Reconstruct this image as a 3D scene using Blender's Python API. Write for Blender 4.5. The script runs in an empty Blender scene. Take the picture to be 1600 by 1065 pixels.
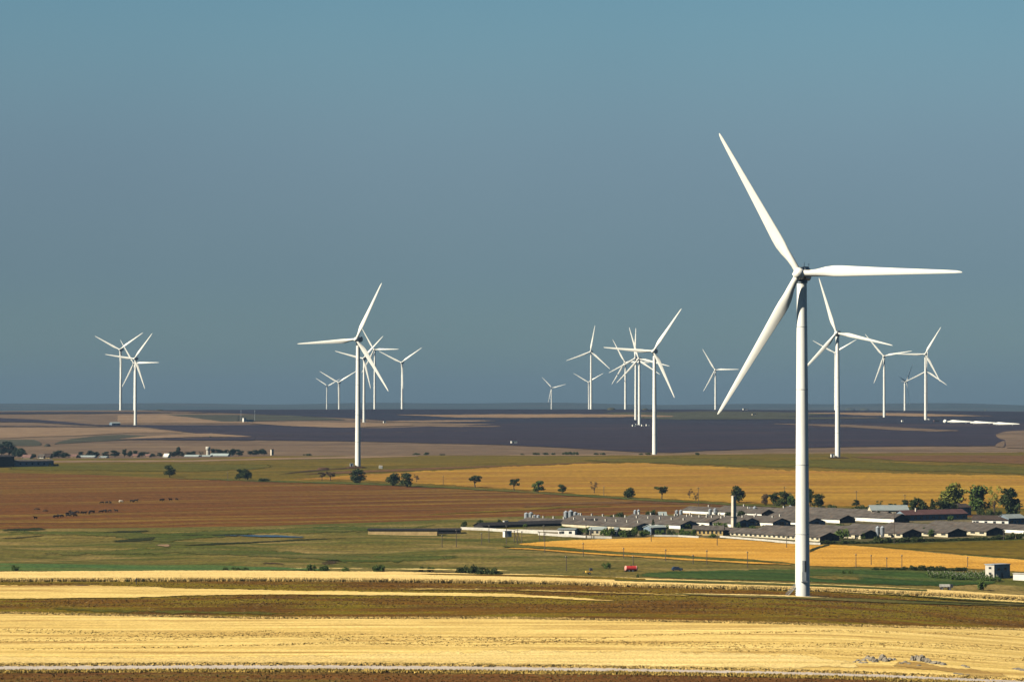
import bpy, bmesh, math, random
import numpy as np
from mathutils import Vector, Matrix, noise as mnoise
R = math.radians
rng = random.Random(7)
nrng = np.random.default_rng(11)
S = bpy.context.scene
COL = S.collection

# ------------------------------------------------------------------ camera, light, exposure
F, CX, CY, HOR, CZ = 4500.0, 800.0, 532.5, 634.0, 60.0
PITCH = math.atan((HOR - CY) / F)
cd = bpy.data.cameras.new('camera'); cam = bpy.data.objects.new('camera', cd); COL.objects.link(cam)
cd.sensor_width = 36.0; cd.lens = 36.0 * F / 1600.0
cd.clip_start = 1.0; cd.clip_end = 60000.0
cam.location = (0, 0, CZ); cam.rotation_euler = (R(90) + PITCH, 0, 0)
S.camera = cam
SUN_EL = R(36); SUN_AZ = R(64)                      # azimuth: degrees to the left of the direction from scene to camera
SD = Vector((-math.sin(SUN_AZ) * math.cos(SUN_EL), -math.cos(SUN_AZ) * math.cos(SUN_EL), math.sin(SUN_EL)))
sl = bpy.data.lights.new('sun', 'SUN'); so = bpy.data.objects.new('sun', sl); COL.objects.link(so)
sl.energy = 4.6; sl.angle = R(0.5); sl.color = (1.0, 0.93, 0.80)
so.rotation_euler = SD.to_track_quat('Z', 'Y').to_euler(); so.location = (-200, -100, 400)
W = bpy.data.worlds.new('World'); S.world = W; W.use_nodes = True
wn = W.node_tree.nodes; wl = W.node_tree.links; wn.clear()
wo = wn.new('ShaderNodeOutputWorld'); wb = wn.new('ShaderNodeBackground')
sky = wn.new('ShaderNodeTexSky'); sky.sky_type = 'NISHITA'; sky.sun_disc = False
sky.sun_elevation = SUN_EL; sky.sun_rotation = math.atan2(SD.x, SD.y)
sky.air_density = 1.0; sky.dust_density = 0.6; sky.ozone_density = 2.0; sky.altitude = 100
# sky tint by elevation: dusty horizon, upper dome darkened to cut ambient light
tc = wn.new('ShaderNodeTexCoord'); sp = wn.new('ShaderNodeSeparateXYZ'); wl.new(tc.outputs['Generated'], sp.inputs[0])
cr = wn.new('ShaderNodeValToRGB'); wl.new(sp.outputs['Z'], cr.inputs[0])
e = cr.color_ramp.elements
cr.color_ramp.interpolation = 'CARDINAL'
e[0].position = 0.0; e[0].color = (0.214, 0.330, 0.492, 1)
e[1].position = 0.45; e[1].color = (0.089, 0.143, 0.222, 1)
for p_, c_ in ((0.02, (0.209, 0.310, 0.425, 1)), (0.052, (0.223, 0.289, 0.376, 1)), (0.096, (0.312, 0.369, 0.403, 1)), (0.145, (0.348, 0.473, 0.467, 1)), (0.22, (0.267, 0.389, 0.444, 1))):
    q = cr.color_ramp.elements.new(p_); q.color = c_
mx = wn.new('ShaderNodeMix'); mx.data_type = 'RGBA'; mx.blend_type = 'MULTIPLY'; mx.inputs[0].default_value = 1
wl.new(sky.outputs[0], mx.inputs[6]); wl.new(cr.outputs[0], mx.inputs[7])
nz = wn.new('ShaderNodeTexNoise'); nz.inputs['Scale'].default_value = 5.0; nz.inputs['Detail'].default_value = 3; wl.new(tc.outputs['Generated'], nz.inputs['Vector'])
nr = wn.new('ShaderNodeValToRGB'); nr.color_ramp.elements[0].position = 0.3; nr.color_ramp.elements[1].position = 0.7; nr.color_ramp.elements[0].color = (0.95, 0.96, 0.97, 1); nr.color_ramp.elements[1].color = (1.03, 1.03, 1.02, 1); wl.new(nz.outputs['Fac'], nr.inputs[0])
m2 = wn.new('ShaderNodeMix'); m2.data_type = 'RGBA'; m2.blend_type = 'MULTIPLY'; m2.inputs[0].default_value = 1; wl.new(mx.outputs[2], m2.inputs[6]); wl.new(nr.outputs[0], m2.inputs[7])
wl.new(m2.outputs[2], wb.inputs[0]); wb.inputs[1].default_value = 0.0667
wl.new(wb.outputs[0], wo.inputs[0])
S.view_settings.view_transform = 'Standard'; S.view_settings.look = 'None'
S.view_settings.exposure = 1.2; S.view_settings.gamma = 1
HAZE_C, HAZE_D = (0.155, 0.25, 0.365, 1), 5.4e-5
S.cycles.volume_bounces = 0; S.cycles.max_bounces = 5; S.cycles.diffuse_bounces = 0; S.cycles.transparent_max_bounces = 4
S.cycles.volume_max_steps = 64

# ------------------------------------------------------------------ terrain (heights in metres, a real landform)
_A = [(-4000, 40), (-600, 25), (-60, 4), (0, 2), (60, 9), (150, 28), (300, 49), (450, 58), (600, 59.3), (700, 59.2), (891, 59), (960, 59), (1070, 58.6),
      (1190, 57.2), (1290, 56), (1480, 54.5), (1740, 52.2), (1950, 50), (2250, 47.2), (2500, 46.8), (2800, 46.6),
      (3250, 43), (3750, 36.5), (4300, 27.6), (4700, 17.2), (5000, 8.6), (5250, 6.2), (5450, 6.4), (5800, 9.5), (6500, 17),
      (8000, 27), (11000, 27), (12500, 18), (15000, -6), (16900, -4), (24000, 20)]
_x = np.array([a for a, b in _A], float); _y = np.array([b for a, b in _A], float)
_h = np.diff(_x); _d = np.diff(_y) / _h; _m = np.zeros(len(_x)); _m[0] = _d[0]; _m[-1] = _d[-1]
for i in range(1, len(_x) - 1):
    if _d[i - 1] * _d[i] > 0:
        w1 = 2 * _h[i] + _h[i - 1]; w2 = _h[i] + 2 * _h[i - 1]
        _m[i] = (w1 + w2) / (w1 / _d[i - 1] + w2 / _d[i])
_T = np.arange(-4000, 24001, 4.0)
_k = np.clip(np.searchsorted(_x, _T, side='right') - 1, 0, len(_x) - 2)
_t = (_T - _x[_k]) / _h[_k]
_TD = ((1 + 2 * _t) * (1 - _t) ** 2 * _y[_k] + _t * (1 - _t) ** 2 * _h[_k] * _m[_k] + _t ** 2 * (3 - 2 * _t) * _y[_k + 1]
       + _t ** 2 * (_t - 1) * _h[_k] * _m[_k + 1])
def sstep(a, b, v):
    t = np.clip((v - a) / (b - a), 0, 1); return t * t * (3 - 2 * t)
def drop(X, Y):
    X = np.asarray(X, float); Y = np.asarray(Y, float)
    d = np.interp(Y, _T, _TD)
    d = d + 6.5 * sstep(70, 190, X) * sstep(560, 700, Y) * (1 - sstep(960, 1130, Y))       # ground falls away on the right
    d = d - 5.6 * np.exp(-((X - 263) / 260) ** 2 - ((Y - 2331) / 380) ** 2)                # swell under the right-hand turbine
    d = d + np.minimum(3.4 * (np.abs(X + 60) / 900) ** 2, 12) * sstep(4500, 5100, Y) * (1 - sstep(9000, 12000, Y))
    w = sstep(1000, 1060, Y) * (1 - sstep(1330, 1420, Y)) * (1 - sstep(0, 90, X))
    d = d + w * 0.45 * (np.sin(X / 17 + Y / 31) + np.sin(X / 41 - Y / 19 + 1))
    d = d + 0.25 * np.sin(X / 90 + 1.3) * np.sin(Y / 140) * sstep(600, 700, Y)
    d = d - sstep(11500, 14500, Y) * (7 * np.sin(X / 900 + 0.5) + 5 * np.sin(X / 370 + 2) + 3 * np.sin(X / 160))
    d = d - sstep(11500, 14500, Y) * 16 * np.exp(-((X + 1500) / 1100) ** 2)
    return d
def gz(X, Y): return CZ - drop(X, Y)
_cp, _sp = math.cos(PITCH), math.sin(PITCH)
def ray(px, py):
    u = (np.asarray(px, float) - CX) / F; v = -(np.asarray(py, float) - CY) / F
    fy = _cp - v * _sp
    return u / fy, (_sp + v * _cp) / fy              # dX/dY, dZ/dY
_YS = np.geomspace(120, 20000, 620)
def hit(px, py):
    """where the line of sight through photo pixel (px, py) meets the ground"""
    px = np.atleast_1d(np.asarray(px, float)); py = np.atleast_1d(np.asarray(py, float))
    px, py = np.broadcast_arrays(px, py); sh = px.shape; px = px.ravel(); py = py.ravel()
    out = np.zeros((len(px), 3))
    for a in range(0, len(px), 4000):
        ax, az = ray(px[a:a + 4000], py[a:a + 4000])
        Y = _YS[None, :]
        below = (az[:, None] * Y + drop(ax[:, None] * Y, Y)) < 0
        below[:, -1] = True
        k = np.maximum(below.argmax(1), 1)
        lo = _YS[k - 1]; hi = _YS[k]
        for _ in range(24):
            m = (lo + hi) / 2; b = (az * m + drop(ax * m, m)) < 0
            hi = np.where(b, m, hi); lo = np.where(b, lo, m)
        out[a:a + 4000] = np.stack([ax * hi, hi, gz(ax * hi, hi)], 1)
    return out.reshape(sh + (3,))
def at(px, py): return Vector(hit(px, py)[0])
def above(px, py, Y):
    ax, az = ray(px, py); return Vector((float(ax) * Y, Y, CZ + float(az) * Y))
def project_row(X, Y, Z):
    k = (Z - CZ) / Y; v = (k * _cp - _sp) / (_cp + k * _sp); return CY - v * F

# ------------------------------------------------------------------ helpers
class MB:
    def __init__(s): s.v = []; s.f = []; s.mi = []; s.sm = []
    def add(s, vs, fs, mi=0, smooth=False):
        b = len(s.v); s.v += [tuple(p) for p in vs]
        for f in fs: s.f.append(tuple(b + i for i in f)); s.mi.append(mi); s.sm.append(smooth)
    def box(s, c, d, rz=0, mi=0, top=1.0):
        x, y, z = d[0] / 2, d[1] / 2, d[2] / 2; M = Matrix.Rotation(rz, 3, 'Z'); vs = []
        for zz, k in ((-z, 1), (z, top)):
            for xx, yy in ((-x, -y), (x, -y), (x, y), (-x, y)):
                vs.append(Vector(c) + M @ Vector((xx * k, yy * k, zz)))
        s.add(vs, [(3, 2, 1, 0), (4, 5, 6, 7), (0, 1, 5, 4), (1, 2, 6, 5), (2, 3, 7, 6), (3, 0, 4, 7)], mi)
    def loft(s, rings, cap=True, mi=0, smooth=True):
        n = len(rings[0]); vs = [p for r in rings for p in r]; fs = []
        for i in range(len(rings) - 1):
            for j in range(n):
                a = i * n + j; b = i * n + (j + 1) % n; fs.append((a, b, b + n, a + n))
        s.add(vs, fs, mi, smooth)
        if cap:
            s.add(rings[0], [tuple(range(n))[::-1]], mi); s.add(rings[-1], [tuple(range(n))], mi)
    def tube(s, p0, p1, r0, r1=None, n=8, mi=0, smooth=True):
        r1 = r0 if r1 is None else r1; p0 = Vector(p0); p1 = Vector(p1)
        q = (p1 - p0).to_track_quat('Z', 'Y')
        rg = [[p + q @ Vector((r * math.cos(2 * math.pi * i / n), r * math.sin(2 * math.pi * i / n), 0)) for i in range(n)] for p, r in ((p0, r0), (p1, r1))]
        s.loft(rg, True, mi, smooth)
    def lathe(s, prof, c=(0, 0, 0), n=24, mi=0, smooth=True):
        s.loft([[(c[0] + r * math.cos(2 * math.pi * i / n), c[1] + r * math.sin(2 * math.pi * i / n), c[2] + z) for i in range(n)] for r, z in prof], True, mi, smooth)
    def mesh(s, name, mats):
        m = bpy.data.meshes.new(name); m.from_pydata(s.v, [], s.f)
        for k in (mats if isinstance(mats, (list, tuple)) else [mats]): m.materials.append(k)
        m.polygons.foreach_set('material_index', s.mi); m.polygons.foreach_set('use_smooth', s.sm); m.update(); return m
    def build(s, name, mats, parent=None, loc=(0, 0, 0), rz=0):
        return link(name, s.mesh(name, mats), parent, loc, rz)
def link(name, mesh, parent=None, loc=(0, 0, 0), rz=0):
    o = bpy.data.objects.new(name, mesh); COL.objects.link(o); o.location = loc; o.rotation_euler = (0, 0, rz)
    if parent: o.parent = parent
    return o
def tag(o, label=None, cat=None, group=None, kind=None):
    if label: o['label'] = label
    if cat: o['category'] = cat
    if group: o['group'] = group
    if kind: o['kind'] = kind
    return o
def empty(name, loc, rz=0, label=None, cat=None, group=None):
    o = bpy.data.objects.new(name, None); COL.objects.link(o); o.empty_display_size = 1
    o.location = loc; o.rotation_euler = (0, 0, rz); return tag(o, label, cat, group)
def copy_tree(o, parent=None):
    c = o.copy(); COL.objects.link(c)
    if parent: c.parent = parent
    for ch in KIDS.get(o.name, []): copy_tree(ch, c)
    return c
KIDS = {}

# ------------------------------------------------------------------ materials
def new_mat(name):
    m = bpy.data.materials.new(name); m.use_nodes = True
    nt = m.node_tree; b = nt.nodes['Principled BSDF']; b.inputs['Specular IOR Level'].default_value = 0.2
    return m, nt, b
def ramp(nt, src, lo, hi, a=(0, 0, 0), b=(1, 1, 1)):
    r = nt.nodes.new('ShaderNodeValToRGB'); nt.links.new(src, r.inputs[0]); q = r.color_ramp.elements
    q[0].position = lo; q[0].color = (*a, 1); q[1].position = hi; q[1].color = (*b, 1); return r.outputs[0]
def mixc(nt, fac, a, b, mode='MIX'):
    m = nt.nodes.new('ShaderNodeMix'); m.data_type = 'RGBA'; m.blend_type = mode
    for s_, v in ((0, fac), (6, a), (7, b)):
        if isinstance(v, (int, float)): m.inputs[s_].default_value = v
        elif isinstance(v, tuple): m.inputs[s_].default_value = (*v, 1)
        else: nt.links.new(v, m.inputs[s_])
    return m.outputs[2]
def noise(nt, vec, scale, detail=4, rough=0.55, rot=0, w=(0, 0, 0)):
    if rot:
        vr = nt.nodes.new('ShaderNodeVectorRotate'); vr.rotation_type = 'Z_AXIS'; vr.inputs['Angle'].default_value = rot
        nt.links.new(vec, vr.inputs['Vector']); vec = vr.outputs[0]
    mp = nt.nodes.new('ShaderNodeMapping'); nt.links.new(vec, mp.inputs[0]); mp.inputs['Scale'].default_value = scale
    mp.inputs['Location'].default_value = w
    n = nt.nodes.new('ShaderNodeTexNoise'); n.inputs['Scale'].default_value = 1; n.inputs['Detail'].default_value = detail
    n.inputs['Roughness'].default_value = rough; nt.links.new(mp.outputs[0], n.inputs['Vector']); return n.outputs['Fac']
KA = 0.80
def sc_(c): return tuple(KA * v for v in c) if c else c
def field_mat(name, a, b, c=None, streak=(0.006, 0.16), patch=(0.012, 0.035), cw=(0.5, 0.66), fine=(1.4, 0.35), fs=0.5, rot=0.0, bump=0.0, sw=(0.40, 0.60), seed=0, dots=None):
    a, b, c, dots = sc_(a), sc_(b), sc_(c), sc_(dots)
    m, nt, bs = new_mat(name)
    g = nt.nodes.new('ShaderNodeNewGeometry'); p = g.outputs['Position']
    w = (seed * 3.1, seed * 7.7, seed * 1.3)
    col = mixc(nt, ramp(nt, noise(nt, p, (*streak, 0.02), 5, 0.6, rot, w), *sw), a, b)
    if c: col = mixc(nt, ramp(nt, noise(nt, p, (*patch, 0.02), 4, 0.6, rot, w), *cw), col, c)
    fn = noise(nt, p, (*fine, 0.5), 3, 0.7, rot, w)
    mn = noise(nt, p, (streak[0] * 4, streak[1] * 2.2, 0.05), 6, 0.75, rot, w)
    col = mixc(nt, 1.0, col, ramp(nt, mn, 0.34, 0.66, (0.80, 0.78, 0.76), (1.17, 1.17, 1.17)), 'MULTIPLY')
    lo, hi = 1 - fs, 1 + fs * 0.7
    col = mixc(nt, 1.0, col, ramp(nt, fn, 0.3, 0.7, (lo, lo, lo), (hi, hi, hi)), 'MULTIPLY')
    if dots:
        col = mixc(nt, ramp(nt, noise(nt, p, (0.9, 0.3, 0.3), 2, 0.5, 0, w), 0.66, 0.72), col, dots)
    nt.links.new(col, bs.inputs['Base Color']); bs.inputs['Roughness'].default_value = 0.95; bs.inputs['Specular IOR Level'].default_value = 0.05
    if bump:
        bp = nt.nodes.new('ShaderNodeBump'); bp.inputs['Strength'].default_value = bump; bp.inputs['Distance'].default_value = 0.4
        nt.links.new(fn, bp.inputs['Height']); nt.links.new(bp.outputs[0], bs.inputs['Normal'])
    return m
def plain(name, col, rough=0.7, var=0.12, scale=1.5, metal=0.0, spec=0.2, streak=False):
    if max(col) < 0.6: col = sc_(col)
    m, nt, bs = new_mat(name)
    t = nt.nodes.new('ShaderNodeTexCoord')
    n = noise(nt, t.outputs['Object'], (scale, scale, scale * (0.15 if streak else 1)), 4, 0.6)
    lo, hi = 1 - var, 1 + var * 0.6
    c = mixc(nt, 1.0, tuple(col), ramp(nt, n, 0.3, 0.7, (lo, lo, lo * 0.97), (hi, hi, hi)), 'MULTIPLY')
    nt.links.new(c, bs.inputs['Base Color']); bs.inputs['Roughness'].default_value = rough
    bs.inputs['Metallic'].default_value = metal; bs.inputs['Specular IOR Level'].default_value = spec; return m
def leaf_mat(name, a, b, sc=0.6):
    a, b = sc_(a), sc_(b)
    m, nt, bs = new_mat(name)
    t = nt.nodes.new('ShaderNodeTexCoord'); oi = nt.nodes.new('ShaderNodeObjectInfo')
    n = noise(nt, t.outputs['Object'], (sc, sc, sc), 4, 0.7)
    c = mixc(nt, ramp(nt, n, 0.35, 0.68), a, b)
    k = mixc(nt, oi.outputs['Random'], (0.75, 0.8, 0.8), (1.2, 1.15, 1.05))
    c = mixc(nt, 1.0, c, k, 'MULTIPLY')
    nt.links.new(c, bs.inputs['Base Color']); bs.inputs['Roughness'].default_value = 0.7; bs.inputs['Specular IOR Level'].default_value = 0.1; return m
# ground and fields
M = {}
M['farland'] = field_mat('far_hazy_hills', (0.046, 0.060, 0.056), (0.036, 0.050, 0.050), (0.070, 0.070, 0.062), streak=(0.0006, 0.0012), patch=(0.001, 0.002), fine=(0.01, 0.005), fs=0.2, seed=40)  # hill colour greyed towards the sky: haze put into it
M['ground'] = field_mat('dry_land', (0.15, 0.11, 0.06), (0.10, 0.085, 0.04), (0.19, 0.14, 0.07), streak=(0.002, 0.01))
M['weeds'] = field_mat('dry_brown_weeds', (0.50, 0.33, 0.10), (0.36, 0.22, 0.06), fine=(2.5, 1.5), fs=0.3, seed=41)
M['tan'] = field_mat('pale_stubble_plain', (0.150, 0.100, 0.060), (0.115, 0.076, 0.048), (0.18, 0.122, 0.07), streak=(0.0018, 0.012), patch=(0.004, 0.012), fine=(0.05, 0.02), fs=0.2, seed=1)
M['tanlight'] = field_mat('light_stubble', (0.25, 0.165, 0.092), (0.20, 0.13, 0.074), streak=(0.002, 0.02), fine=(0.05, 0.02), fs=0.2, seed=2)
M['plough'] = field_mat('dark_ploughed_soil', (0.033, 0.024, 0.034), (0.025, 0.020, 0.030), (0.045, 0.031, 0.034), streak=(0.001, 0.012), patch=(0.003, 0.012), fine=(0.06, 0.03), fs=0.2, seed=3)  # bluish soil colour carries part of the distance haze
M['plough2'] = field_mat('haze_blue_ploughed_soil', (0.020, 0.020, 0.033), (0.028, 0.023, 0.033), streak=(0.001, 0.012), fine=(0.06, 0.03), fs=0.2, seed=4)  # blue tone is haze painted into the soil
M['scrubgrey'] = field_mat('grey_green_scrub', (0.062, 0.062, 0.036), (0.050, 0.046, 0.032), streak=(0.003, 0.02), fine=(0.06, 0.03), fs=0.25, seed=5)
M['olive'] = field_mat('olive_grass', (0.125, 0.086, 0.007), (0.085, 0.070, 0.008), (0.175, 0.11, 0.013), streak=(0.003, 0.03), patch=(0.01, 0.03), fine=(0.3, 0.08), fs=0.3, seed=6)
M['olivegreen'] = field_mat('green_olive_grass', (0.070, 0.068, 0.007), (0.098, 0.082, 0.009), (0.12, 0.088, 0.010), streak=(0.003, 0.03), fine=(0.3, 0.08), fs=0.3, seed=7)
M['golden'] = field_mat('ripe_golden_field', (0.365, 0.21, 0.026), (0.25, 0.13, 0.018), (0.28, 0.135, 0.024), streak=(0.0035, 0.035), patch=(0.0035, 0.03), cw=(0.52, 0.66), fine=(0.3, 0.1), fs=0.25, seed=8)
M['redsoil'] = field_mat('reddish_brown_strip', (0.115, 0.056, 0.022), (0.14, 0.075, 0.026), streak=(0.004, 0.03), fine=(0.2, 0.07), fs=0.3, seed=9)
M['brown'] = field_mat('reddish_brown_ploughed_field', (0.132, 0.052, 0.011), (0.088, 0.035, 0.009), (0.175, 0.098, 0.017), streak=(0.0025, 0.05), patch=(0.0022, 0.05), cw=(0.48, 0.62), fine=(0.5, 0.12), fs=0.35, rot=-0.36, seed=10)
M['pasture'] = field_mat('pasture_grass', (0.140, 0.108, 0.024), (0.074, 0.078, 0.013), (0.225, 0.160, 0.050), streak=(0.012, 0.05), patch=(0.018, 0.04), fine=(0.6, 0.18), fs=0.4, seed=12)
M['meadow'] = field_mat('green_meadow', (0.050, 0.068, 0.010), (0.088, 0.090, 0.018), (0.125, 0.105, 0.028), streak=(0.012, 0.06), patch=(0.02, 0.05), fine=(0.6, 0.18), fs=0.4, seed=13)
M['shadow'] = field_mat('painted_ditch_shade', (0.016, 0.021, 0.005), (0.034, 0.036, 0.009), streak=(0.03, 0.2), fine=(0.9, 0.3), fs=0.6, seed=14)  # ditch and bank shade painted as dark green
M['turf'] = field_mat('blue_green_crop', (0.056, 0.112, 0.030), (0.078, 0.112, 0.026), (0.095, 0.105, 0.026), streak=(0.008, 0.07), patch=(0.01, 0.05), cw=(0.56, 0.72), fine=(0.7, 0.25), fs=0.35, seed=15)
M['crop'] = field_mat('dark_green_crop', (0.026, 0.054, 0.010), (0.055, 0.088, 0.018), (0.095, 0.095, 0.024), streak=(0.008, 0.07), patch=(0.012, 0.05), cw=(0.54, 0.70), fine=(0.7, 0.25), fs=0.4, seed=33)
M['wheat'] = field_mat('ripe_wheat', (0.80, 0.58, 0.215), (0.72, 0.50, 0.175), streak=(0.02, 0.3), fine=(2.0, 0.8), fs=0.30, bump=0.3, seed=16)
M['orchre'] = field_mat('ripe_ochre_wheat', (0.56, 0.295, 0.044), (0.46, 0.235, 0.034), (0.60, 0.335, 0.062), streak=(0.008, 0.08), fine=(1.2, 0.35), fs=0.3, bump=0.2, seed=17)
M['soil'] = field_mat('brown_soil', (0.155, 0.072, 0.005), (0.098, 0.045, 0.004), (0.165, 0.118, 0.006), streak=(0.02, 0.12), patch=(0.02, 0.06), cw=(0.44, 0.58), fine=(1.3, 0.4), fs=0.6, bump=0.5, seed=18, dots=(0.26, 0.18, 0.06))
M['soilred'] = field_mat('reddish_soil', (0.155, 0.066, 0.014), (0.110, 0.047, 0.011), (0.14, 0.09, 0.014), streak=(0.02, 0.15), patch=(0.02, 0.08), fine=(1.3, 0.4), fs=0.5, bump=0.4, seed=19)
M['stubble'] = field_mat('straw_stubble', (0.78, 0.565, 0.19), (0.62, 0.43, 0.125), (0.42, 0.26, 0.07), streak=(0.007, 0.16), patch=(0.010, 0.10), cw=(0.50, 0.64), fine=(1.6, 0.45), fs=0.26, bump=0.3, sw=(0.43, 0.57), seed=20)
M['stubblelight'] = field_mat('pale_straw_stubble', (0.76, 0.57, 0.22), (0.66, 0.47, 0.16), streak=(0.010, 0.14), fine=(1.7, 0.5), fs=0.35, bump=0.4, seed=21)
M['road'] = field_mat('dusty_gravel', (0.52, 0.45, 0.37), (0.44, 0.37, 0.29), streak=(0.05, 0.6), fine=(1.5, 0.8), fs=0.15, seed=22)
M['verge'] = field_mat('dry_verge_grass', (0.52, 0.35, 0.09), (0.34, 0.23, 0.05), (0.20, 0.14, 0.035), streak=(0.06, 0.3), patch=(0.1, 0.4), fine=(1.8, 0.7), fs=0.6, bump=0.5, seed=23)
M['dirt'] = field_mat('bare_dirt', (0.075, 0.042, 0.022), (0.048, 0.030, 0.018), streak=(0.03, 0.1), fine=(0.5, 0.2), fs=0.4, seed=24)
M['yard'] = field_mat('farmyard_ground', (0.12, 0.098, 0.045), (0.075, 0.070, 0.026), (0.21, 0.165, 0.095), streak=(0.03, 0.08), fine=(0.6, 0.2), fs=0.4, seed=25)
# things
M['white'] = plain('white_paint', (0.66, 0.645, 0.575), 0.45, 0.11, 0.5, spec=0.35, streak=True)
M['white2'] = plain('white_shell', (0.68, 0.66, 0.58), 0.4, 0.04, 0.4, spec=0.35)
M['grey'] = plain('grey_metal', (0.30, 0.32, 0.33), 0.5, 0.15, 1)
M['dark'] = plain('dark_metal', (0.045, 0.05, 0.055), 0.6, 0.2, 1)
M['wood'] = plain('weathered_pole_wood', (0.11, 0.085, 0.065), 0.85, 0.25, 1)
M['concrete'] = plain('pale_concrete', (0.50, 0.46, 0.38), 0.9, 0.22, 0.5)
M['cream'] = plain('cream_render', (0.56, 0.48, 0.32), 0.9, 0.2, 0.35)
M['whitewash'] = plain('whitewashed_wall', (0.64, 0.60, 0.51), 0.9, 0.15, 0.35)
M['ochre'] = plain('ochre_render', (0.55, 0.38, 0.14), 0.9, 0.2, 0.35)
M['tanwall'] = plain('earth_wall', (0.48, 0.33, 0.14), 0.95, 0.25, 0.5)
def roof_mat(name, a, b, c):
    a, b, c = sc_(a), sc_(b), sc_(c); m, nt, bs = new_mat(name); t = nt.nodes.new('ShaderNodeTexCoord'); p = t.outputs['Object']; oi = nt.nodes.new('ShaderNodeObjectInfo')
    ad = nt.nodes.new('ShaderNodeVectorMath'); ad.operation = 'MULTIPLY_ADD'; nt.links.new(oi.outputs['Random'], ad.inputs[0]); ad.inputs[1].default_value = (300, 170, 0); nt.links.new(p, ad.inputs[2]); p = ad.outputs[0]
    col = mixc(nt, ramp(nt, noise(nt, p, (0.5, 0.16, 0.5), 4, 0.65), 0.42, 0.6), a, b)
    col = mixc(nt, ramp(nt, noise(nt, p, (0.35, 0.3, 0.3), 5, 0.7), 0.56, 0.66), col, c)
    col = mixc(nt, 1.0, col, ramp(nt, noise(nt, p, (0.25, 0.9, 0.2), 1, 0.5), 0.35, 0.65, (0.78, 0.78, 0.78), (1.2, 1.2, 1.2)), 'MULTIPLY')
    nt.links.new(col, bs.inputs['Base Color']); bs.inputs['Roughness'].default_value = 0.9; return m
M['fibre'] = roof_mat('fibre_cement_roof', (0.098, 0.084, 0.068), (0.068, 0.056, 0.045), (0.125, 0.082, 0.052))
M['fibre2'] = plain('old_brown_roof', (0.052, 0.036, 0.028), 0.9, 0.3, 0.3)
M['redroof'] = plain('red_tile_roof', (0.095, 0.046, 0.042), 0.85, 0.25, 0.4)
M['oldredroof'] = plain('faded_red_roof', (0.17, 0.095, 0.075), 0.9, 0.25, 0.4)
M['gableshade'] = plain('painted_gable_shade', (0.030, 0.040, 0.055), 0.8, 0.3, 1)  # barn gable shade put into the wall colour
M['seam'] = plain('tower_seam', (0.42, 0.43, 0.42), 0.6, 0.15, 1)
M['nacelle'] = plain('shade_blue_housing', (0.13, 0.165, 0.20), 0.5, 0.06, 0.5, spec=0.3)  # housing darkened towards blue: its shade is put into the colour
M['bluegreyroof'] = plain('blue_grey_sheet_roof', (0.24, 0.27, 0.26), 0.6, 0.15, 0.4)
M['paleroof'] = plain('pale_sheet_roof', (0.30, 0.34, 0.32), 0.6, 0.12, 0.3)
M['glassdark'] = plain('dark_window', (0.025, 0.03, 0.035), 0.25, 0.1, 2, spec=0.5)
M['galv'] = plain('galvanised_steel', (0.46, 0.50, 0.53), 0.42, 0.10, 0.8, metal=0.35, spec=0.4, streak=True)
M['brick'] = plain('brick_shaft', (0.58, 0.50, 0.38), 0.9, 0.25, 0.6)
M['black'] = plain('black_sheet', (0.022, 0.020, 0.020), 0.9, 0.3, 0.5)
M['red'] = plain('red_tank_paint', (0.42, 0.035, 0.03), 0.5, 0.15, 1)
M['pink'] = plain('faded_red_end', (0.60, 0.26, 0.20), 0.6, 0.15, 1)
M['yellow'] = plain('yellow_paint', (0.60, 0.36, 0.06), 0.6, 0.15, 1)
M['navy'] = plain('dark_blue_paint', (0.02, 0.035, 0.07), 0.3, 0.1, 1, spec=0.5)
M['bluewall_shade'] = plain('blue_grey_wall_shade', (0.17, 0.22, 0.26), 0.7, 0.2, 0.4)  # blue-grey walls; on gables and house fronts the shade is in the colour
M['rubber'] = plain('black_rubber', (0.02, 0.02, 0.02), 0.8, 0.1, 1)
M['rock'] = plain('grey_rock', (0.25, 0.21, 0.15), 0.95, 0.45, 0.9)
M['cow'] = plain('dark_brown_hide', (0.013, 0.009, 0.007), 0.8, 0.3, 1)
M['cowwhite'] = plain('cream_hide', (0.62, 0.54, 0.42), 0.8, 0.1, 1)
M['bark'] = plain('tree_bark', (0.075, 0.055, 0.04), 0.95, 0.3, 2)
M['leafdark'] = leaf_mat('dark_foliage', (0.028, 0.042, 0.012), (0.064, 0.080, 0.022))
M['leafmid'] = leaf_mat('green_foliage', (0.045, 0.080, 0.016), (0.100, 0.140, 0.030))
M['leafolive'] = leaf_mat('olive_foliage', (0.13, 0.14, 0.020), (0.25, 0.24, 0.045))
M['leafbrown'] = leaf_mat('dry_brown_foliage', (0.095, 0.060, 0.032), (0.15, 0.092, 0.045))
M['leaffar'] = leaf_mat('village_foliage', (0.018, 0.034, 0.022), (0.042, 0.062, 0.034), 0.3)
M['straw'] = field_mat('straw_stalks', (0.62, 0.42, 0.14), (0.46, 0.30, 0.09), (0.26, 0.18, 0.06), streak=(0.05, 0.3), patch=(0.08, 0.2), fine=(2.5, 1.5), fs=0.4, seed=30)
M['clod'] = field_mat('soil_clods', (0.13, 0.068, 0.024), (0.085, 0.05, 0.018), (0.16, 0.12, 0.04), fine=(2.5, 1.5), fs=0.5, seed=31)

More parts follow.
